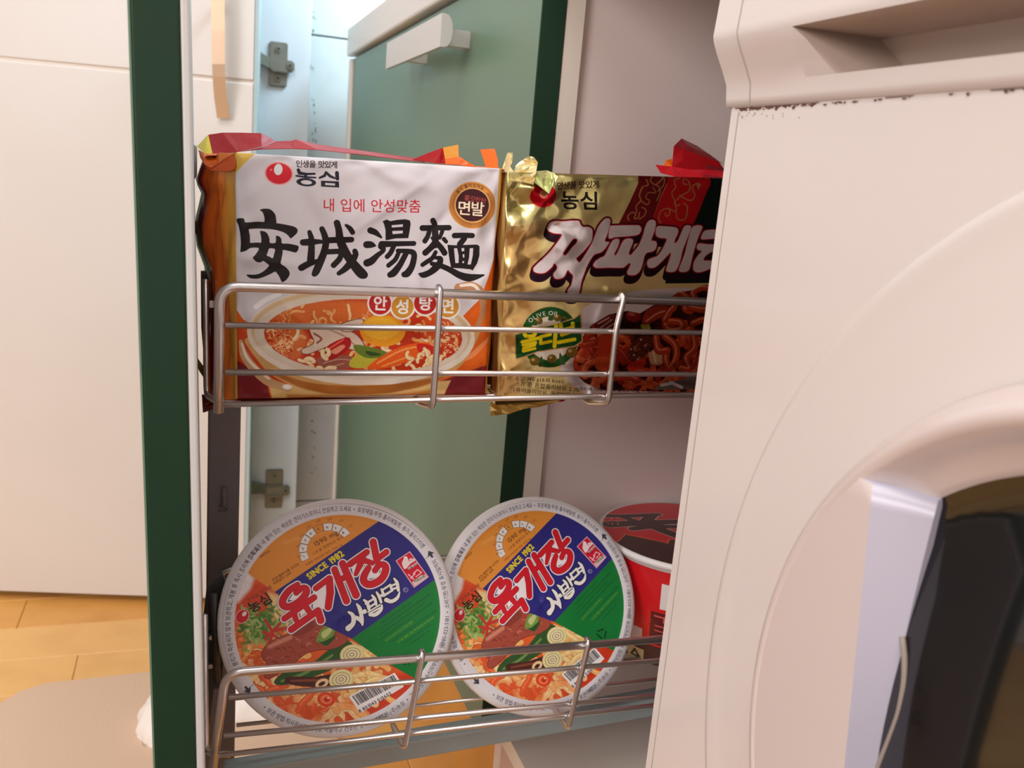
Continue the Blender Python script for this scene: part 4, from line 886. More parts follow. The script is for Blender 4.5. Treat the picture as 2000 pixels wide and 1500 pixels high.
    A.poly([A.ell((806, 598), 32, 32), A.ell((806, 598), 26, 26)], (196, 196, 220), sm=False); A.text('R', (796, 616), 44, (196, 196, 220), ang=-30)
    # rim print
    A.clip = None; polar(); K = (66, 64, 74); sz = R * .05
    # angles measured on the flat lid (texture y down)
    q = lambda x, y: A_rim_angle(Hm, R, x, y)
    A.text('•봉지가 파손되지 않게 보관하고, 개봉 후 즉시 조리해 드세요', None, sz, K, arc=(R, R, R * .9, q(893, 1310), 1), xs=.80, bold=.1)
    A.text('•간혹 제품 내 붙어 있는 색상은 건더기스프이니 안심하고 드세요', None, sz, K, arc=(R, R, R * .9, q(887, 1104), 1), xs=.72, bold=.1)
    A.text('•포장재질:뚜껑-폴리에틸렌, 용기-폴리스티렌', None, sz, K, arc=(R, R, R * .9, q(1043, 992), 1), xs=.74, bold=.1)
    A.text('•보관 방법:직사광선을 피하고 서늘하고 건조한 곳 보관하세요', None, sz, K, arc=(R, R, R * .945, q(962, 1356), -1), xs=.84, bold=.1)
    A.text('•제조원:(주)농심  •고객상담팀 수신자부담전화 ☎080-023-5181  •소비기한:뚜껑 표시일까지', None, sz, K, arc=(R, R, R * .945, q(1140, 1352), -1), xs=.84, bold=.1)
    for ax, ay in ((1178, 1052), (930, 1328)):
        a = math.radians(q(ax, ay)); u, v = math.cos(a), math.sin(a); w = R * .93
        A.line([(R + w * u - 9 * v, R + w * v + 9 * u, 5), (R + w * u + 6 * v, R + w * v - 6 * u, 5)], K, sm=False); A.poly([(R + w * u + 22 * v, R + w * v - 22 * u), (R + (w + 16) * u + 2 * v, R + (w + 16) * v - 2 * u), (R + (w - 16) * u + 2 * v, R + (w - 16) * v - 2 * u)], K, sm=False)
        A.line([(R + R * .87 * u, R + R * .87 * v, .8), (R + R * .985 * u, R + R * .985 * v, .8)], K, sm=False)
    return A
def A_rim_angle(Hm, R, x, y):
    q = np.array(Hm) @ np.array([x, y, 1.]); q = q[:2] / q[2]
    return math.degrees(math.atan2(q[1] - R, q[0] - R))

def art_spicy_lid(N):
    """lid of the red bowl, drawn in millimetres seen from above (x right, y towards the viewer), centre 0,0"""
    k = N / 140.
    A = Art(N, N, [[k, 0, N / 2], [0, k, N / 2], [0, 0, 1]], (206, 28, 36))
    A.frame(-20, -16, 1.)
    A.poly([(-75, 28), (-46, 24), (-34, 12), (-8, 34), (-4, 28), (75, 30), (95, 30), (95, 100), (-75, 100)], (60, 30, 28), sm=False); A.line([[(-75, 28, .6), (-46, 24, .6), (-34, 12, .6), (-8, 34, .6), (-4, 28, .6), (75, 30, .6)]], (226, 100, 60), sm=False)
    A.frame(-31, -21, 1.2)
    st = [[(-24, -28, 3), (0, -24, 4), (30, -24, 3)], [(-12, -26, 3), (-2, -8, 4)], [(22, -22, 5), (8, -8, 5)], [(-32, -6, 7), (0, -4, 6), (44, -2, 5), (58, 2, 4)], [(-14, 9, 4), (8, 7, 4), (42, 12, 4)], [(9, -4, 6), (12, 14, 6), (24, 36, 5), (30, 40, 3)]]
    b = A.line(st, (226, 180, 170), grow=0, band=12); A.put(b, (226, 190, 180), 6); A.put(b, (56, 28, 28), 3)
    rg = random.Random(4)
    for i in range(26):
        x, y = -58 + (i % 9) * 5, -34 + (i // 9) * 8 + (i % 9) * 1.6
        A.line([(x, y, .7), (x + rg.uniform(-2, 2), y + rg.uniform(1, 4), .7)], (240, 130, 120))
    A.frame(-26, -26, 1.); A.poly([(6, 52), (34, 50), (36, 62), (12, 62)], (200, 110, 100), sm=False); A.frame(0, 0, 1.)
    A.grain(.06, 2, 2); return A

def art_spicy_body(W, H):
    """wrap of the red bowl: x is the angle round the wall in degrees 0..360, y 0..100 from rim to foot"""
    A = Art(W, H, [[W / 360., 0, 0], [0, H / 100., 0], [0, 0, 1]], (206, 26, 34))
    A.poly([(0, 78), (360, 78), (360, 101), (0, 101)], (66, 36, 40), sm=False)
    for x0 in (30, 150, 270):
        A.poly([(x0 + 76, 12), (x0 + 92, 12), (x0 + 92, 38), (x0 + 76, 38)], (226, 220, 220), sm=False); A.line([[(x0 + 86, 34, .8), (x0 + 88, 34, .8)]], (60, 50, 60))
        A.poly([(x0 + 70, 42), (x0 + 84, 42), (x0 + 84, 76), (x0 + 70, 76)], (92, 20, 26), sm=False); A.line([[(x0 + 73, 46, .8), (x0 + 80, 46, .8), (x0 + 80, 51, .8)], [(x0 + 74, 56, .6), (x0 + 80, 56, .6)], [(x0 + 74, 61, .6), (x0 + 80, 61, .6)], [(x0 + 74, 68, .6), (x0 + 80, 68, .6), (x0 + 80, 73, .6), (x0 + 74, 73, .6), (x0 + 74, 68, .6)]], (206, 90, 90), sm=False)
        A.poly([(x0 + 20, 64), (x0 + 38, 64), (x0 + 38, 86), (x0 + 20, 86)], (220, 214, 214), sm=False)
        for r in range(4): A.text('영양정보표', (x0 + 21, 69 + r * 5), 4.6, (50, 44, 48), bold=.2)
        A.poly([(x0 + 44, 64), (x0 + 64, 64), (x0 + 64, 80), (x0 + 44, 80)], (220, 200, 204), sm=False)
        A.oval((x0 + 32, 92), 12, 8, (206, 110, 130)); A.poly([(x0 + 50, 86), (x0 + 66, 86), (x0 + 66, 99), (x0 + 50, 99)], (206, 190, 150), sm=False); A.line([[(x0 + 54, 96, 1), (x0 + 58, 89, 1), (x0 + 62, 96, 1), (x0 + 54, 96, 1)]], (60, 50, 40), sm=False)
    return A

# ================================================================== pull-out rack: front panel, frame and two wire baskets (one thing)
rk = thing('pull_out_rack', 'narrow pull-out larder rack with dark green front edge and two steel wire baskets', 'rack', (.01, .55, FZ))
YP0, YP1 = .43, .668
tl, tr, br, bl = P(250, -40, 'Y', YP0), P(349, -40, 'Y', YP0), P(384, 1560, 'Y', YP0), P(306, 1560, 'Y', YP0)
def lean(x_, z_):  # the panel hangs a few millimetres out of plumb
    t = (z_ - br.z) / (tr.z - br.z); return x_ + (tr.x - br.x) * (t - 1) * 1.0
zt_, zb_ = .12, -.55
def pan(nm, xa, xb, ya_, yb_, mt, parent, bev=.0008, zt=zt_, zb=zb_):
    f = lambda x_, z_: br.x + (tr.x - br.x) * (z_ - br.z) / (tr.z - br.z) + x_
    return hexa(nm, [(f(xa, zb), ya_, zb), (f(xb, zb), ya_, zb), (f(xb, zb), yb_, zb), (f(xa, zb), yb_, zb), (f(xa, zt), ya_, zt), (f(xb, zt), ya_, zt), (f(xb, zt), yb_, zt), (f(xa, zt), yb_, zt)], bevel=bev, mats=mt, parent=parent)
fp = pan('front_panel', -.0188, -.0, YP0, YP1, M_dgreen, rk); fp['label'] = 'dark green front panel seen edge-on'
pan('panel_lining', .0001, .0042, YP0 + .0005, YP1 - .001, mat('pale_lining', (206, 206, 204), .4), fp, bev=.0012)
pan('panel_front_skin', -.0200, -.0189, YP0 + .0003, YP1 - .0003, M_green, fp, bev=.0003)
c = P(376, 315, 'Y', .552); box('panel_bumper', P(362, 315, 'Y', .552).x, P(385, 315, 'Y', .545).x, .546, .558, c.z - .0100, c.z + .0100, bevel=.0028, seg=3, mats=M_rail, parent=fp)
c = P(377, 980, 'Y', .56); box('panel_clip', c.x - .003, c.x + .0024, .553, .566, c.z - .0065, c.z + .0065, bevel=.0012, mats=M_edge, parent=fp)

pz = P(436, 1600, 'Y', .60).z
pt_ = box('post', P(405, 1000, 'Y', .62).x, P(467, 1000, 'Y', .62).x, .620, .640, -.50, -.045, bevel=.0012, mats=M_grey, parent=rk)
c = P(437, 972, 'Y', .62); tube('post_slot', [(c.x, .6195, c.z + .008), (c.x, .6185, c.z - .006)], .0016, mats=M_grey, parent=pt_)
tube('slot_ring', [(c.x + .0032 * math.cos(a), .6192, c.z - .008 + .0026 * math.sin(a)) for a in [k * math.pi / 6 for k in range(7, 18)]], .0008, mats=M_grey, parent=pt_)
# lower rail
yr0, yr1 = .575, .584
a_, b_ = P(740, 1446, 'Y', yr0), P(1265, 1357, 'Y', yr0); c_, d_ = P(1001, 1464, 'Y', yr0), P(1256, 1413, 'Y', yr0)
def lx(p, q_, x_): return p.z + (q_.z - p.z) * (x_ - p.x) / (q_.x - p.x)
x0_, x1_ = .020, .60; zt0, zt1 = lx(a_, b_, x0_), lx(a_, b_, .33); zb0, zb1 = lx(c_, d_, x0_), lx(c_, d_, .33)
zt1 = zt0 + (zt1 - zt0) / (.33 - x0_) * (x1_ - x0_); zb1 = zt1 - .0205; zb0 = zt0 - .0215
hexa('bottom_rail', [(x0_, yr0, zb0), (x1_, yr0, zb1), (x1_, yr1, zb1), (x0_, yr1, zb0), (x0_, yr0, zt0), (x1_, yr0, zt1), (x1_, yr1, zt1), (x0_, yr1, zt0)], bevel=.002, mats=M_rail, parent=rk)
hexa('rail_lip', [(x0_, yr0 - .006, zt0 - .004), (x1_, yr0 - .006, zt1 - .004), (x1_, yr0 + .002, zt1 - .004), (x0_, yr0 + .002, zt0 - .004), (x0_, yr0 - .006, zt0 - .001), (x1_, yr0 - .006, zt1 - .001), (x1_, yr0 + .002, zt1 - .001), (x0_, yr0 + .002, zt0 - .001)], bevel=.0008, mats=M_rail, parent=rk)

XE = .46
def basket(front, Yf, Yb, corner, ups, legs, left_loop, botz):
    """front: list of (left px, right px, radius) rods, the first is the thick top rod"""
    (l, r, rad) = front[0]; a, b = P(*l, 'Y', Yf), P(*r, 'Y', Yf); ext = lambda a, b: a + (b - a) * ((XE - a.x) / (b.x - a.x))
    cp, bp = P(*corner[0], 'Y', Yf), P(*corner[1], 'Y', Yf)
    root = tube('wire_basket', [bp, cp, ext(a, b)], rad, fil=.010, mats=M_steel, parent=rk)
    zs_ = []
    for (l, r, rad2) in front[1:]:
        a2, b2 = P(*l, 'Y', Yf), P(*r, 'Y', Yf); tube('rod', [a2, ext(a2, b2)], rad2, mats=M_steel, parent=root); zs_.append((a2, b2))
    # back side: same rods
    bx, bz = (P(*botz, 'Y', Yb).x, P(*botz, 'Y', Yb).z) if isinstance(botz, tuple) else (a.x + .008, a.z + .004); botz = botz if not isinstance(botz, tuple) else -.36
    tube('back_frame', [(bx, Yb, bp.z + .004), (bx, Yb, bz), (XE, Yb, bz)], .0020, fil=.008, mats=M_steel, parent=root)
    for a2, b2 in zs_: tube('rod', [(bx, Yb, a2.z + .002), (XE, Yb, a2.z + .002)], .0014, mats=M_steel, parent=root)
    zf = zs_[-1][0].z
    # floor rods and cross wires
    for k in range(1, 4): yy = Yf + (Yb - Yf) * k / 4.; tube('rod', [(a.x + .004, yy, zf - .001), (XE, yy, zf - .001)], .0013, mats=M_steel, parent=root)
    for (t, m_, bt) in ups:
        tp, mp, bt_ = P(*t, 'Y', Yf - .0030), P(*m_, 'Y', Yf - .0040), P(*bt, 'Y', Yf - .0040)
        tube('upright', [tp + Vector((0, .004, .001)), tp, mp, bt_, (bt_.x - .004, Yf + .014, zf - .0028), (bt_.x - .004, Yb, zf - .0028), (bt_.x - .004, Yb + .003, a.z + .004)], .0019, fil=.004, mats=M_steel, parent=root)
    X_ = XE - .03
    tube('upright', [(X_, Yf - .003, a.z), (X_, Yf - .004, botz), (X_, Yb, botz), (X_, Yb + .003, a.z)], .0019, fil=.005, mats=M_steel, parent=root)
    tube('end_loop', left_loop, .0019, fil=.007, mats=M_steel, parent=root)
    return root
b1 = basket([((455, 560), (1370, 590), .0027), ((440, 635), (1365, 650), .0017), ((440, 727), (1355, 731), .0017), ((430, 790), (1350, 770), .0016)], .500, .600,
            [(429, 559), (427, 806)], [((860, 566), (856, 640), (845, 795)), ((1219, 580), (1203, 645), (1188, 787))], None,
            [P(402, 545, 'Y', .545), P(404, 772, 'Y', .545), P(430, 787, 'Y', .503), P(470, 789, 'Y', .503)], -.137)
b2 = basket([((455, 1312), (1280, 1249), .0026), ((447, 1362), (1278, 1291), .0017), ((437, 1437), (1262, 1361), .0017), ((430, 1475), (1262, 1380), .0016)], .500, .620,
            [(441, 1314), (413, 1520)], [((825, 1279), (812, 1350), (790, 1462)), ((1150, 1255), (1132, 1330), (1110, 1424))], None,
            [P(400, 1200, 'Y', .54), P(402, 1466, 'Y', .53), P(420, 1473, 'Y', .503), P(450, 1473, 'Y', .503)], (431, 1113))
# dark brackets that carry the baskets
def plate(nm, px, yy, th, mt, parent): return prism(nm, [P(*q, 'Y', yy) for q in px], (0, th, 0), mats=mt, parent=parent)
br1 = plate('bracket', [(392, 530), (402, 530), (414, 560), (420, 600), (404, 660), (398, 700), (393, 640)], .552, .004, M_dark, rk)
c = P(413, 593, 'Y', .548); bm = bmesh.new(); bmesh.ops.create_cone(bm, cap_ends=True, segments=20, radius1=.0024, radius2=.0021, depth=.004, matrix=Matrix.Translation(c) @ Matrix.Rotation(math.pi / 2, 4, 'X')); bm_link('screw', bm, mats=M_steel, parent=br1)
br2 = plate('bracket', [(404, 1148), (434, 1120), (446, 1150), (436, 1260), (432, 1345), (418, 1345), (408, 1420), (398, 1400), (397, 1350), (393, 1345), (396, 1290), (393, 1285), (398, 1200)], .556, .004, M_dark, rk)
tube('bracket_arm', [P(418, 1160, 'Y', .548), P(424, 1330, 'Y', .548)], .0022, mats=M_dark, parent=br2)
for q_ in ((413, 1243), (411, 1299)):
    c = P(*q_, 'Y', .553); bm = bmesh.new(); bmesh.ops.create_cone(bm, cap_ends=True, segments=16, radius1=.0020, radius2=.0016, depth=.004, matrix=Matrix.Translation(c) @ Matrix.Rotation(math.pi / 2, 4, 'X')); bm_link('screw', bm, mats=M_steel, parent=br2)

# ================================================================== noodle packets
def tri(t): t = t % 1.; return np.abs(t * 2 - 1)
def gusset_mat(name, stops, rough=.3, metal=0., streak=.5):
    mt = mat(name, (255, 255, 255), rough, metal, coat=.3); nt = mt.node_tree; N = nt.nodes; L = nt.links
    uv = N.new('ShaderNodeUVMap'); sp = N.new('ShaderNodeSeparateXYZ'); L.new(uv.outputs[0], sp.inputs[0])
    nz = N.new('ShaderNodeTexNoise'); nz.inputs['Scale'].default_value = 2.5; L.new(uv.outputs[0], nz.inputs[0])
    ad = N.new('ShaderNodeMath'); ad.operation = 'MULTIPLY_ADD'; ad.inputs[1].default_value = streak; L.new(nz.outputs[0], ad.inputs[0]); L.new(sp.outputs[0], ad.inputs[2])
    sb = N.new('ShaderNodeMath'); sb.operation = 'SUBTRACT'; sb.inputs[1].default_value = streak * .5; L.new(ad.outputs[0], sb.inputs[0])
    cr = N.new('ShaderNodeValToRGB'); L.new(sb.outputs[0], cr.inputs[0]); e = cr.color_ramp.elements
    while len(e) > 1: e.remove(e[0])
    e[0].position = stops[0][0]; e[0].color = lin(stops[0][1])
    for p_, c_ in stops[1:]: q_ = e.new(p_); q_.color = lin(c_)
    L.new(cr.outputs[0], N['Principled BSDF'].inputs['Base Color']); return mt
def packet(name, root, corners, depth, mats, left, right, bulge=.004, crease=None, nu=150, nv=130, seamlift=.006, mid=.5):
    """pillow packet: printed front between four corners, folded gussets to silhouettes left(v), right(v), plain back"""
    TL, TR, BR, BL = [np.array(c) for c in corners]
    ng, nb = 22, 16; cols = nu + 1 + (ng - 1) + nb + 1 + (ng - 1)
    V = []; UV = []; MI = []
    for j in range(nv + 1):
        v = j / nv; A_, B_ = TL + (BL - TL) * v, TR + (BR - TR) * v
        edge = (math.sin(math.pi * min(1, max(0, v))) ** .35 if 0 < v < 1 else 0)
        row = []
        for i in range(nu + 1):
            u = i / nu; p = A_ + (B_ - A_) * u
            bul = bulge * (math.sin(math.pi * u) ** .5 if 0 < u < 1 else 0) * edge
            cz = crease(u, v) if crease else 0.
            p = p + np.array([0, -bul - cz, 0]); row.append((p, (u, 1 - v)))
        L_, R_ = np.array(left(v)), np.array(right(v)); yb_ = max(L_[1], R_[1]) + .006
        for k in range(1, ng):                     # right gusset, front to back
            t = k / ng; p = B_ + (R_ - B_) * t; f = .0011 * math.sin(t * 15 + v * 5) + .0007 * math.sin(t * 31 - v * 9); row.append((p + np.array([f, -.002 * math.sin(math.pi * t), 0]), (t, 1 - v)))
        for k in range(nb + 1):
            t = k / nb; p = R_ + (L_ - R_) * t; row.append((p + np.array([0, depth * .35 * (math.sin(math.pi * t) ** .6 if 0 < t < 1 else 0) * edge, 0]), (.9, 1 - v)))
        for k in range(1, ng):
            t = 1 - k / ng; p = A_ + (L_ - A_) * t; f = .0013 * math.sin(t * 13 + v * 6) + .0009 * math.sin(t * 29 - v * 11 + 1) + .0006 * math.sin(t * 50 + v * 20); row.append((p + np.array([f * (1 if t < .95 else .3), -.003 * math.sin(math.pi * t), 0]), (t, 1 - v)))
        V += [r[0] for r in row]; UV += [r[1] for r in row]
    n_ = len(V) // (nv + 1); Fc = []; FM = []; FU = []
    for j in range(nv):
        for i in range(n_):
            i2 = (i + 1) % n_; Fc.append((j * n_ + i, (j + 1) * n_ + i, (j + 1) * n_ + i2, j * n_ + i2))
            FM.append(0 if i < nu else 1)
            uv4 = [UV[j * n_ + i], UV[(j + 1) * n_ + i], UV[(j + 1) * n_ + i2], UV[j * n_ + i2]]
            if i >= nu:                       # seam columns: keep gusset coordinates
                if i == nu: uv4[0] = (0, uv4[0][1]); uv4[1] = (0, uv4[1][1])
                if i2 == 0: uv4[2] = (0, uv4[2][1]); uv4[3] = (0, uv4[3][1])
            FU += uv4
    # caps: close to a seam line above and below
    for jr, sg in ((0, 1), (nv, -1)):
        base = jr * n_; prev = [base + i for i in range(n_)]
        ym = np.mean([V[base + i][1] for i in range(n_)]); nyf = min(V[base + i][1] for i in range(n_)); nyb = max(V[base + i][1] for i in range(n_)); ys_ = nyf + (nyb - nyf) * mid
        for s_ in range(1, 5):
            t = s_ / 4; cur = []
            for i in range(n_):
                p = V[base + i].copy(); p[1] = p[1] + (ys_ - p[1]) * t * .97; p[2] += sg * seamlift * t ** .7 * (1 + .25 * math.sin(i * .35 + s_)); V.append(p); cur.append(len(V) - 1)
            for i in range(n_):
                i2 = (i + 1) % n_; f = (prev[i], prev[i2], cur[i2], cur[i]) if sg > 0 else (prev[i2], prev[i], cur[i], cur[i2]); Fc.append(f); FM.append(2); FU += [(.5, .5)] * 4
            prev = cur
    me = bpy.data.meshes.new(name); me.from_pydata([tuple(map(float, p)) for p in V], [], Fc); ul = me.uv_layers.new(name='UVMap')
    ul.data.foreach_set('uv', np.array(FU, dtype=np.float32).ravel()); 
    o = link(name, me, parent=root, mats=mats, smooth=True); me.polygons.foreach_set('material_index', FM); me.update(); return o
def film(nm, pts, mt, parent, th=.0003, sub=0, wob=.0006, seed=1, **k):
    """a scrap of folded film: polygon through world points, crumpled a little"""
    bm = bmesh.new(); vs = [bm.verts.new(p) for p in pts]; f = bm.faces.new(vs); bmesh.ops.triangulate(bm, faces=[f])
    if sub: bmesh.ops.subdivide_edges(bm, edges=bm.edges[:], cuts=sub, use_grid_fill=True)
    r_ = random.Random(seed); edge = {v for e in bm.edges if len(e.link_faces) == 1 for v in e.verts}
    for v in bm.verts:
        if v not in edge: v.co += Vector((0, r_.uniform(-wob, wob) * 3, 0))
    o = bm_link(nm, bm, mats=mt, parent=parent, **k)
    md = o.modifiers.new('thickness', 'SOLIDIFY'); md.thickness = th; return o
def PX(lst, yy): return [P(q[0], q[1], 'Y', q[2] if len(q) > 2 else yy) for q in lst]

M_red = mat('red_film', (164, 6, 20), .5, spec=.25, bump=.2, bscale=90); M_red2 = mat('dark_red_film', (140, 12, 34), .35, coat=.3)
M_maroon = mat('maroon_film', (110, 24, 34), .35, coat=.3); M_orange = mat('orange_film', (236, 104, 20), .4, spec=.35, bump=.3, bscale=100)
M_gold_or = mat('ochre_film', (220, 148, 32), .32, coat=.3); M_yel = mat('yellow_film', (238, 214, 20), .35, coat=.3); M_olive = mat('olive_gold_film', (132, 110, 40), .35, metal=.3)
M_foil = mat('gold_foil', (234, 214, 152), .3, metal=.6, bump=.5, bscale=70)

# --- soup noodle packet
pa_ = thing('noodle_packet', 'white noodle packet with big black brush characters and a soup bowl picture', 'packet', (.09, .545, -.132))
YA = .516
cA = [P(459, 298, 'Y', YA), P(976, 329, 'Y', YA), P(947, 769, 'Y', YA), P(464, 779, 'Y', YA)]
sA = proj(np.array([tuple(c) for c in cA]))
NA = (1150, 1080)
A_ = art_soup(*NA, homog(sA, [(0, 0), (NA[0], 0), (NA[0], NA[1]), (0, NA[1])])); imA = A_.image('soup_packet_print')
lp = [(300, 400), (349, 383), (361, 385), (377, 393), (400, 388), (420, 383), (440, 380), (480, 384), (521, 399), (600, 404), (700, 402), (779, 401)]
def leftA(v):
    yy = 300 + 479 * v; xx = np.interp(yy, [a for a, b in lp], [b for a, b in lp]); return P(xx, yy, 'Y', .562)
def rightA(v): return P(968 - 28 * v, 326 + 440 * v, 'Y', .556)
rgA = np.random.RandomState(7); segs = [(rgA.rand(2), rgA.rand() * 6.28, rgA.uniform(.08, .35), rgA.uniform(.0003, .0011) * rgA.choice([-1, 1]), rgA.uniform(.015, .04)) for _ in range(26)]
segs += [(np.array([.22, .02]), 1.15, .3, .0016, .03), (np.array([.55, .16]), 2.5, .35, .0013, .05), (np.array([.86, .12]), 2.2, .25, -.0014, .05), (np.array([.62, .07]), .3, .2, .0012, .03), (np.array([.95, .5]), 1.5, .4, .0012, .03)]
def creaseA(u, v):
    s = 0.
    for c_, a_, l_, h_, w_ in segs:
        dx, dy = u - c_[0], v - c_[1]; al = dx * math.cos(a_) + dy * math.sin(a_); pe = -dx * math.sin(a_) + dy * math.cos(a_)
        if abs(pe) < w_ * 3 and abs(al) < l_: s += h_ * math.exp(-(pe / w_) ** 2) * (1 - (al / l_) ** 2) ** 2
    ed = min(u, 1 - u, v, 1 - v); k = max(0, 1 - ed / .12)
    s += .0010 * k * math.sin(u * 40 + v * 13) * math.sin(v * 37 - u * 9) + .0022 * math.exp(-v / .04) * math.sin(u * 23 + 1)
    s += .0009 * math.sin(u * 5 + v * 4) * math.sin(v * 6 - u * 3 + 1)
    m = min(1, ed / .02); return s * m
gA = gusset_mat('soup_packet_side', [(0, (226, 176, 70)), (.16, (220, 150, 50)), (.24, (250, 136, 40)), (.74, (246, 112, 32)), (.77, (150, 28, 40)), (.88, (130, 24, 36)), (.91, (156, 132, 54)), (1, (146, 124, 50))], streak=.16)
packet('packet_body', pa_, [tuple(c) for c in cA], .05, [print_mat('soup_packet_print', imA, .36, coat=.06, bump=.12, bscale=60), gA, M_orange], leftA, rightA, bulge=.0035, crease=creaseA, seamlift=-.001)
fold = film('back_fold', PX([(407, 264, .566), (434, 260, .566), (470, 260, .567), (510, 261, .567), (540, 277, .566), (570, 276, .566), (578, 273, .566), (620, 283, .565), (700, 294, .563), (830, 312, .560), (830, 318, .556), (700, 302, .554), (620, 293, .553), (570, 291, .552), (511, 292, .550), (463, 297, .547), (440, 308, .543), (427, 314, .540), (417, 308, .545)], .56), M_red, pa_, sub=2, seed=2, wob=.00015, label='red back fold rising above the packet')
film('crease_highlight', PX([(540, 277, .5655), (507, 292, .5490), (470, 296, .5470), (505, 288, .5520)], .56), M_red2, fold, sub=1)
film('yellow_corner', PX([(385, 287, .560), (407, 264, .565), (417, 308, .544), (399, 299, .550)], .56), M_yel, fold, sub=1, seed=3)
film('orange_fold', PX([(388, 293, .560), (399, 299, .549), (417, 308, .543), (428, 314, .538), (413, 328, .534), (399, 320, .540), (392, 308, .55)], .55), M_orange, fold, sub=1, seed=4, wob=.001)
film('side_fold', PX([(399, 320, .5385), (413, 328, .5335), (428, 316, .530), (463, 297, .5165), (459, 330, .5145), (448, 335, .519), (412, 333, .534)], .52), mat('orange_fold_film', (216, 88, 20), .5, spec=.25), fold, sub=1, seed=5, wob=.0004)
film('side_flap', PX([(383, 350, .566), (397, 333, .562), (400, 345, .558), (388, 362, .562)], .56), M_red2, pa_, seed=6)
f2 = film('corner_fold', PX([(807, 312, .557), (835, 300, .557), (865, 289, .557), (870, 320, .549), (850, 319, .549)], .55), M_red, pa_, sub=1, seed=7)
film('ochre_fold', PX([(865, 289, .557), (895, 283, .557), (896, 307, .551), (869, 311, .551)], .55), M_gold_or, f2, seed=8)
film('orange_fold', PX([(869, 311, .551), (898, 307, .551), (912, 316, .545), (930, 326, .54), (912, 325, .54), (897, 322, .543), (870, 321, .546)], .55), M_orange, f2, sub=1, seed=9)
film('corner_tab', PX([(938, 293, .535), (966, 291, .533), (972, 312, .527), (973, 331, .520), (967, 334, .519), (950, 329, .522)], .53), M_orange, pa_, sub=1, seed=10, wob=.0012)
film('side_flap', PX([(380, 702, .562), (386, 699, .562), (398, 716, .558), (398, 738, .556), (389, 724, .558)], .56), M_olive, pa_, seed=11)
film('side_flap', PX([(395, 770, .552), (420, 775, .54), (416, 800, .54), (397, 806, .545)], .55), M_maroon, pa_, seed=12)

# --- gold packet
pg = thing('noodle_packet', 'gold foil noodle packet with white lettering, olive badge and dark noodles, half behind the washer', 'packet', (.25, .545, -.132))
YG = .514
cG = [P(990, 336, 'Y', YG), P(1490, 350, 'Y', YG), P(1462, 770, 'Y', YG), P(974, 778, 'Y', YG)]
sG = proj(np.array([tuple(c) for c in cG]))
G_ = art_gold(1150, 1000, homog(sG, [(0, 0), (1150, 0), (1150, 1000), (0, 1000)])); imG = G_.image('gold_packet_print')
px = np.empty(1150 * 1000 * 4, np.float32); imG.pixels.foreach_get(px); px = px.reshape(1000, 1150, 4); px[..., 3] = G_.met[::-1] * .36; imG.pixels.foreach_set(px.ravel()); imG.update(); imG.pack()
def creaseG(u, v):
    ed = min(u, 1 - u, v, 1 - v); m = min(1, ed / .015)
    k = math.exp(-((u - .10) / .16) ** 2 - ((v - .12) / .22) ** 2) + .6 * math.exp(-(u / .10) ** 2) + .30 * math.exp(-(v / .12) ** 2) + .10
    s = 0.
    for d, f, ph, a_ in ((.4, 5.3, .2, 1.), (1.3, 7.1, .55, .7), (2.2, 6.3, .1, .8), (2.9, 11.7, .7, .35), (.9, 15.3, .4, .25)):
        t = (u * math.cos(d) + v * .9 * math.sin(d)) * f + ph + .2 * math.sin(u * 9 + d * 7) * math.cos(v * 8); t %= 1.; s += a_ * abs(2 * t - 1)
    return (s - 1.5) * .0030 * k * m
gG = gusset_mat('gold_packet_side', [(0, (222, 196, 124)), (.3, (190, 136, 72)), (.5, (214, 176, 104)), (1, (160, 120, 60))], rough=.3, metal=.45)
packet('packet_body', pg, [tuple(c) for c in cG], .05, [print_mat('gold_packet_print', imG, .27, coat=.08, bump=.1, metal_from_alpha=True), gG, M_foil], lambda v: P(950 + 2 * v, 338 + 440 * v, 'Y', .5590), lambda v: (.345, .559, .0 - .13 * v), bulge=.003, crease=creaseG, seamlift=-.001)
film('crimped_corner', PX([(991, 299, .545), (1001, 299, .545), (1001, 318, .535), (997, 325, .530), (1004, 336, .520), (998, 354, .513), (982, 358, .522), (976, 348, .540)], .53), M_foil, pg, sub=2, seed=21, wob=.0012)
film('crimped_corner', PX([(1005, 331, .535), (1014, 318, .530), (1033, 305, .530), (1042, 307, .534), (1050, 318, .524), (1047, 340, .512), (1042, 361, .508), (1020, 356, .508), (997, 354, .510), (1002, 340, .52)], .52), M_foil, pg, sub=2, seed=22, wob=.0009)
film('crimped_corner', PX([(1044, 357, .509), (1048, 335, .515), (1068, 333, .516), (1081, 338, .512), (1090, 346, .509), (1080, 362, .507), (1072, 379, .5065), (1056, 366, .507)], .51), mat('pale_green_foil', (206, 212, 150), .25, metal=.6), pg, sub=2, seed=23, wob=.0008)
bf = film('bottom_flap', PX([(957, 772, .560), (958, 813, .556), (966, 811, .552), (985, 808, .556), (1004, 805, .552), (1022, 799, .552), (1052, 794, .550), (1090, 785, .550), (1110, 772, .550), (1000, 766, .556)], .55), mat('gold_foil_flap', (214, 184, 110), .35, metal=.55, bump=.5, bscale=60), pg, sub=3, seed=24, wob=.0006)
film('red_print', PX([(1089, 785, .5490), (1102, 777, .5490), (1110, 777, .5490), (1100, 784, .5490)], .549), M_red, bf, wob=0); film('red_print', PX([(1113, 777, .549), (1126, 776, .549), (1124, 780, .549), (1115, 781, .549)], .549), M_red, bf, wob=0)

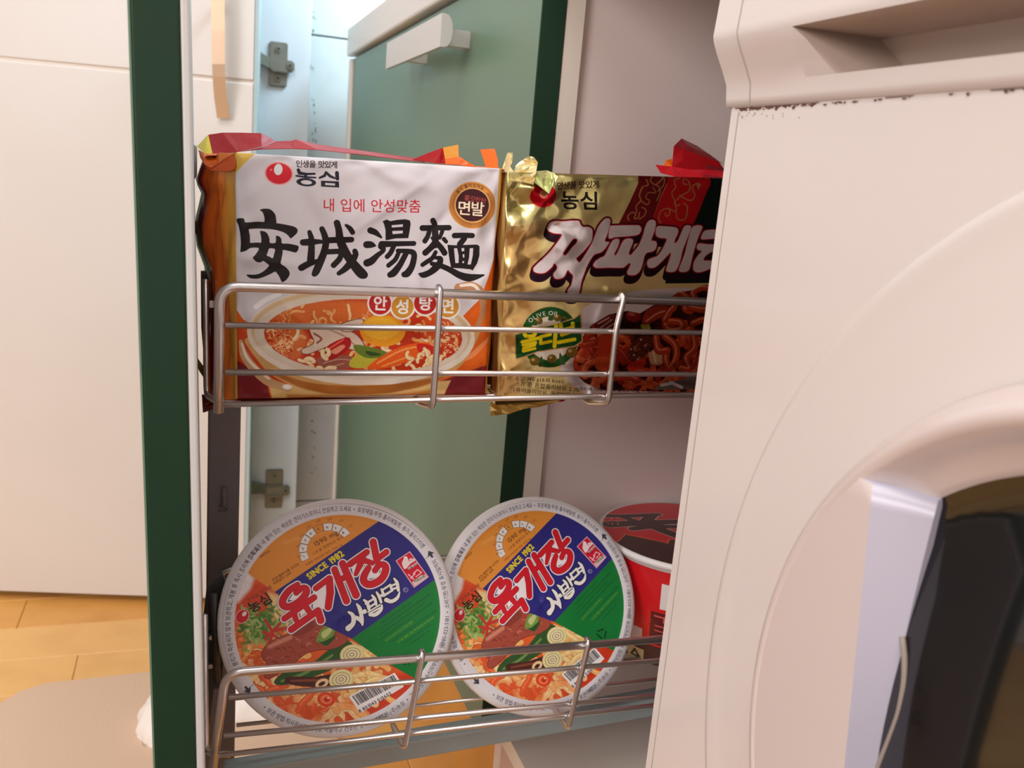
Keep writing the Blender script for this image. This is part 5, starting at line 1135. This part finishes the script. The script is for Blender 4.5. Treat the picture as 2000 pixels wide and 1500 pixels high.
# --- red packet behind the gold one
pr_ = thing('noodle_packet', 'red noodle packet with a folded top, standing behind the gold packet', 'packet', (.36, .585, -.13))
packet('packet_body', pr_, [(.285, .582, -.004), (.425, .582, -.002), (.425, .582, -.124), (.285, .582, -.124)], .02, [M_red, M_red, M_red], lambda v: (.280, .592, -.13 * v), lambda v: (.43, .592, -.13 * v), bulge=.002, nu=30, nv=30, seamlift=.004)
tf_ = film('folded_top', PX([(1316, 286, .568), (1350, 298, .566), (1404, 317, .564), (1420, 340, .562), (1400, 346, .560), (1312, 327, .562)], .56), M_red, pr_, sub=1, seed=31)
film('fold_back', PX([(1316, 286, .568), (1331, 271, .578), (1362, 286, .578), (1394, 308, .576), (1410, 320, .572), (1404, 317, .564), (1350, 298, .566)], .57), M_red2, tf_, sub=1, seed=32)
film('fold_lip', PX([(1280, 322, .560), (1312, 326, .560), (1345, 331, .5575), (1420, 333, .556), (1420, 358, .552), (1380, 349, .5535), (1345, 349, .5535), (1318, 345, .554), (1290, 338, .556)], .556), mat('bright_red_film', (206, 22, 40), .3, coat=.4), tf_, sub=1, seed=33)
film('orange_fold', PX([(1296, 324, .566), (1300, 314, .566), (1312, 310, .568), (1313, 326, .564)], .565), M_orange, tf_, seed=34)
bm = bmesh.new()
for k in range(9):
    for (x_, y_, d) in ((1380 + k * 4.2, 325 + k * .6, .5550), (1374 + k * 5, 343 + k * .5, .5508)):
        r_ = random.Random(k); p = P(x_, y_, 'Y', d); add_hex(bm, boxc(p.x, p.x + .0006, p.y - .0002, p.y, p.z - r_.uniform(.001, .0016), p.z + r_.uniform(.0002, .001)))
bm_link('small_print', bm, mats=M_dark, parent=tf_, kind='stuff')

# ================================================================== bowls
RL = .0742
ang2 = (np.array([.22834559, .54607437, -.28824027]), .47173074, .05530154, 0.)
ang1 = (np.array([.08810565, .53626059, -.28192884]), .34475853, -.05418735, -.08638)
def axes(c, tl_, yaw, roll):
    n = np.array([math.sin(yaw) * math.cos(tl_), -math.cos(yaw) * math.cos(tl_), math.sin(tl_)]); u = np.array([math.cos(yaw), math.sin(yaw), 0.]); v = np.cross(n, u)
    cs, sn = math.cos(roll), math.sin(roll); return u * cs + v * sn, v * cs - u * sn, n
u2, v2, n2 = axes(*ang2); NL = 1000
srcL = proj(np.array([ang2[0] + RL * (a * u2 + b * v2) for a, b in ((-1, 1), (1, 1), (1, -1), (-1, -1))]))
imL = art_lid(NL, homog(srcL, [(0, 0), (NL, 0), (NL, NL), (0, NL)]), None).image('bowl_lid_print')
M_lid = print_mat('bowl_lid_print', imL, .38, coat=.08, bump=.06, bscale=40)
M_wrap = mat('clear_shrink_film', (235, 235, 235), .2)
lidme = None
def disc(nm, c, u, v, n, R, rings, seg, h, parent, mats, uvr=1.):
    V = [tuple(c + n * h(0, 0))]; UV = [(.5, .5)]; Fc = []
    for j in range(1, rings + 1):
        r = R * j / rings
        for i in range(seg):
            a = 2 * math.pi * i / seg; V.append(tuple(c + u * r * math.cos(a) + v * r * math.sin(a) + n * h(r / R, a))); UV.append((.5 + .5 * uvr * r / R * math.cos(a), .5 + .5 * uvr * r / R * math.sin(a)))
    for i in range(seg): Fc.append((0, 1 + i, 1 + (i + 1) % seg))
    for j in range(rings - 1):
        for i in range(seg): a = 1 + j * seg; b = a + seg; Fc.append((a + i, b + i, b + (i + 1) % seg, a + (i + 1) % seg))
    me = bpy.data.meshes.new(nm); me.from_pydata(V, [], Fc); ul = me.uv_layers.new(name='UVMap'); ul.data.foreach_set('uv', np.array([UV[i] for f in Fc for i in f], np.float32).ravel())
    return link(nm, me, parent=parent, mats=mats, smooth=True)
def bowl(label, c, tl_, yaw, roll, group=None):
    u, v, n = axes(c, tl_, yaw, roll); loc = c - n * .03
    t = thing('noodle_bowl', label, 'bowl', tuple(map(float, loc)), group)
    wob = lambda r, a: .0006 * math.sin(3 * a + 1) * r + .0005 * math.sin(9 * r + 2 * a) * (1 - r) + (.0 if r < .93 else -.0016 * ((r - .93) / .07) ** 2) + (.0006 if r > .88 else 0)
    disc('lid', c, u, v, n, RL * .985, 44, 120, wob, t, M_lid, uvr=.985)
    lathe('bowl_body', [(RL * .965, .0003), (RL * .992, -.0006), (RL * 1.004, -.0022), (RL * 1.002, -.0045), (RL * .98, -.0065), (RL * .95, -.0075), (RL * .935, -.012), (RL * .90, -.030), (RL * .84, -.048), (RL * .76, -.058), (RL * .60, -.060), (.0001, -.0595)], c, u, v, n, seg=96, mats=M_foam, parent=t)
    lathe('lid_edge', [(RL * .90, .0009), (RL * .955, .0012), (RL * .985, .0004), (RL * 1.010, -.0018), (RL * 1.008, -.0034)], c, u, v, n, seg=120, mats=M_foam, parent=t) if False else None
    return t
bowl('leaning noodle bowl with printed lid, left of the two alike, nearest the grey post', *ang1, group='leaning noodle bowls in the lower basket')
bowl('leaning noodle bowl with printed lid, right of the two alike, beside the red bowl', *ang2, group='leaning noodle bowls in the lower basket')

# red bowl standing behind on the right
cb = np.array([.3635, .5885, -.2605]); RB = .0685
rb_ = thing('spicy_noodle_bowl', 'red noodle bowl standing upright with a black brush character on its lid, against the washer', 'bowl', (float(cb[0]), float(cb[1]), -.352))
imS = art_spicy_lid(560).image('red_bowl_lid_print'); imB = art_spicy_body(1440, 360).image('red_bowl_wrap_print')
disc('lid', cb, np.array([1., 0, 0]), np.array([0, 1., 0]), np.array([0, 0, 1.]), RB * .985, 14, 90, lambda r, a: .0012 * (1 - r * r), rb_, print_mat('red_bowl_lid_print', imS, .35, coat=.3))
lathe('rim', [(RB * .97, .0002), (RB * 1.0, .0), (RB * 1.015, -.0018), (RB * 1.0, -.0042), (RB * .96, -.0060), (RB * .945, -.008)], cb, (1, 0, 0), (0, 1, 0), (0, 0, 1), seg=96, mats=M_foam, parent=rb_)
prof = [(RB * .948, -.0078), (RB * .94, -.012), (RB * .88, -.045), (RB * .80, -.080), (RB * .77, -.088), (RB * .70, -.0905), (.0001, -.0905)]
V = []; UVb = []; seg = 96
for j, (r, h) in enumerate(prof):
    for i in range(seg + 1):
        a = 2 * math.pi * i / seg; V.append((cb[0] + r * math.cos(a), cb[1] + r * math.sin(a), cb[2] + h)); UVb.append(((i / seg + .16) % 1.0001 if False else i / seg * 1. + .0, 1 - min(1, (-h - .0078) / .081)))
Fc = [(j * (seg + 1) + i, (j + 1) * (seg + 1) + i, (j + 1) * (seg + 1) + i + 1, j * (seg + 1) + i + 1) for j in range(len(prof) - 1) for i in range(seg)]
me = bpy.data.meshes.new('bowl_body'); me.from_pydata(V, [], Fc); ul = me.uv_layers.new(name='UVMap'); ul.data.foreach_set('uv', np.array([UVb[i] for f in Fc for i in f], np.float32).ravel())
link('bowl_body', me, parent=rb_, mats=print_mat('red_bowl_wrap_print', imB, .35, coat=.3), smooth=True)
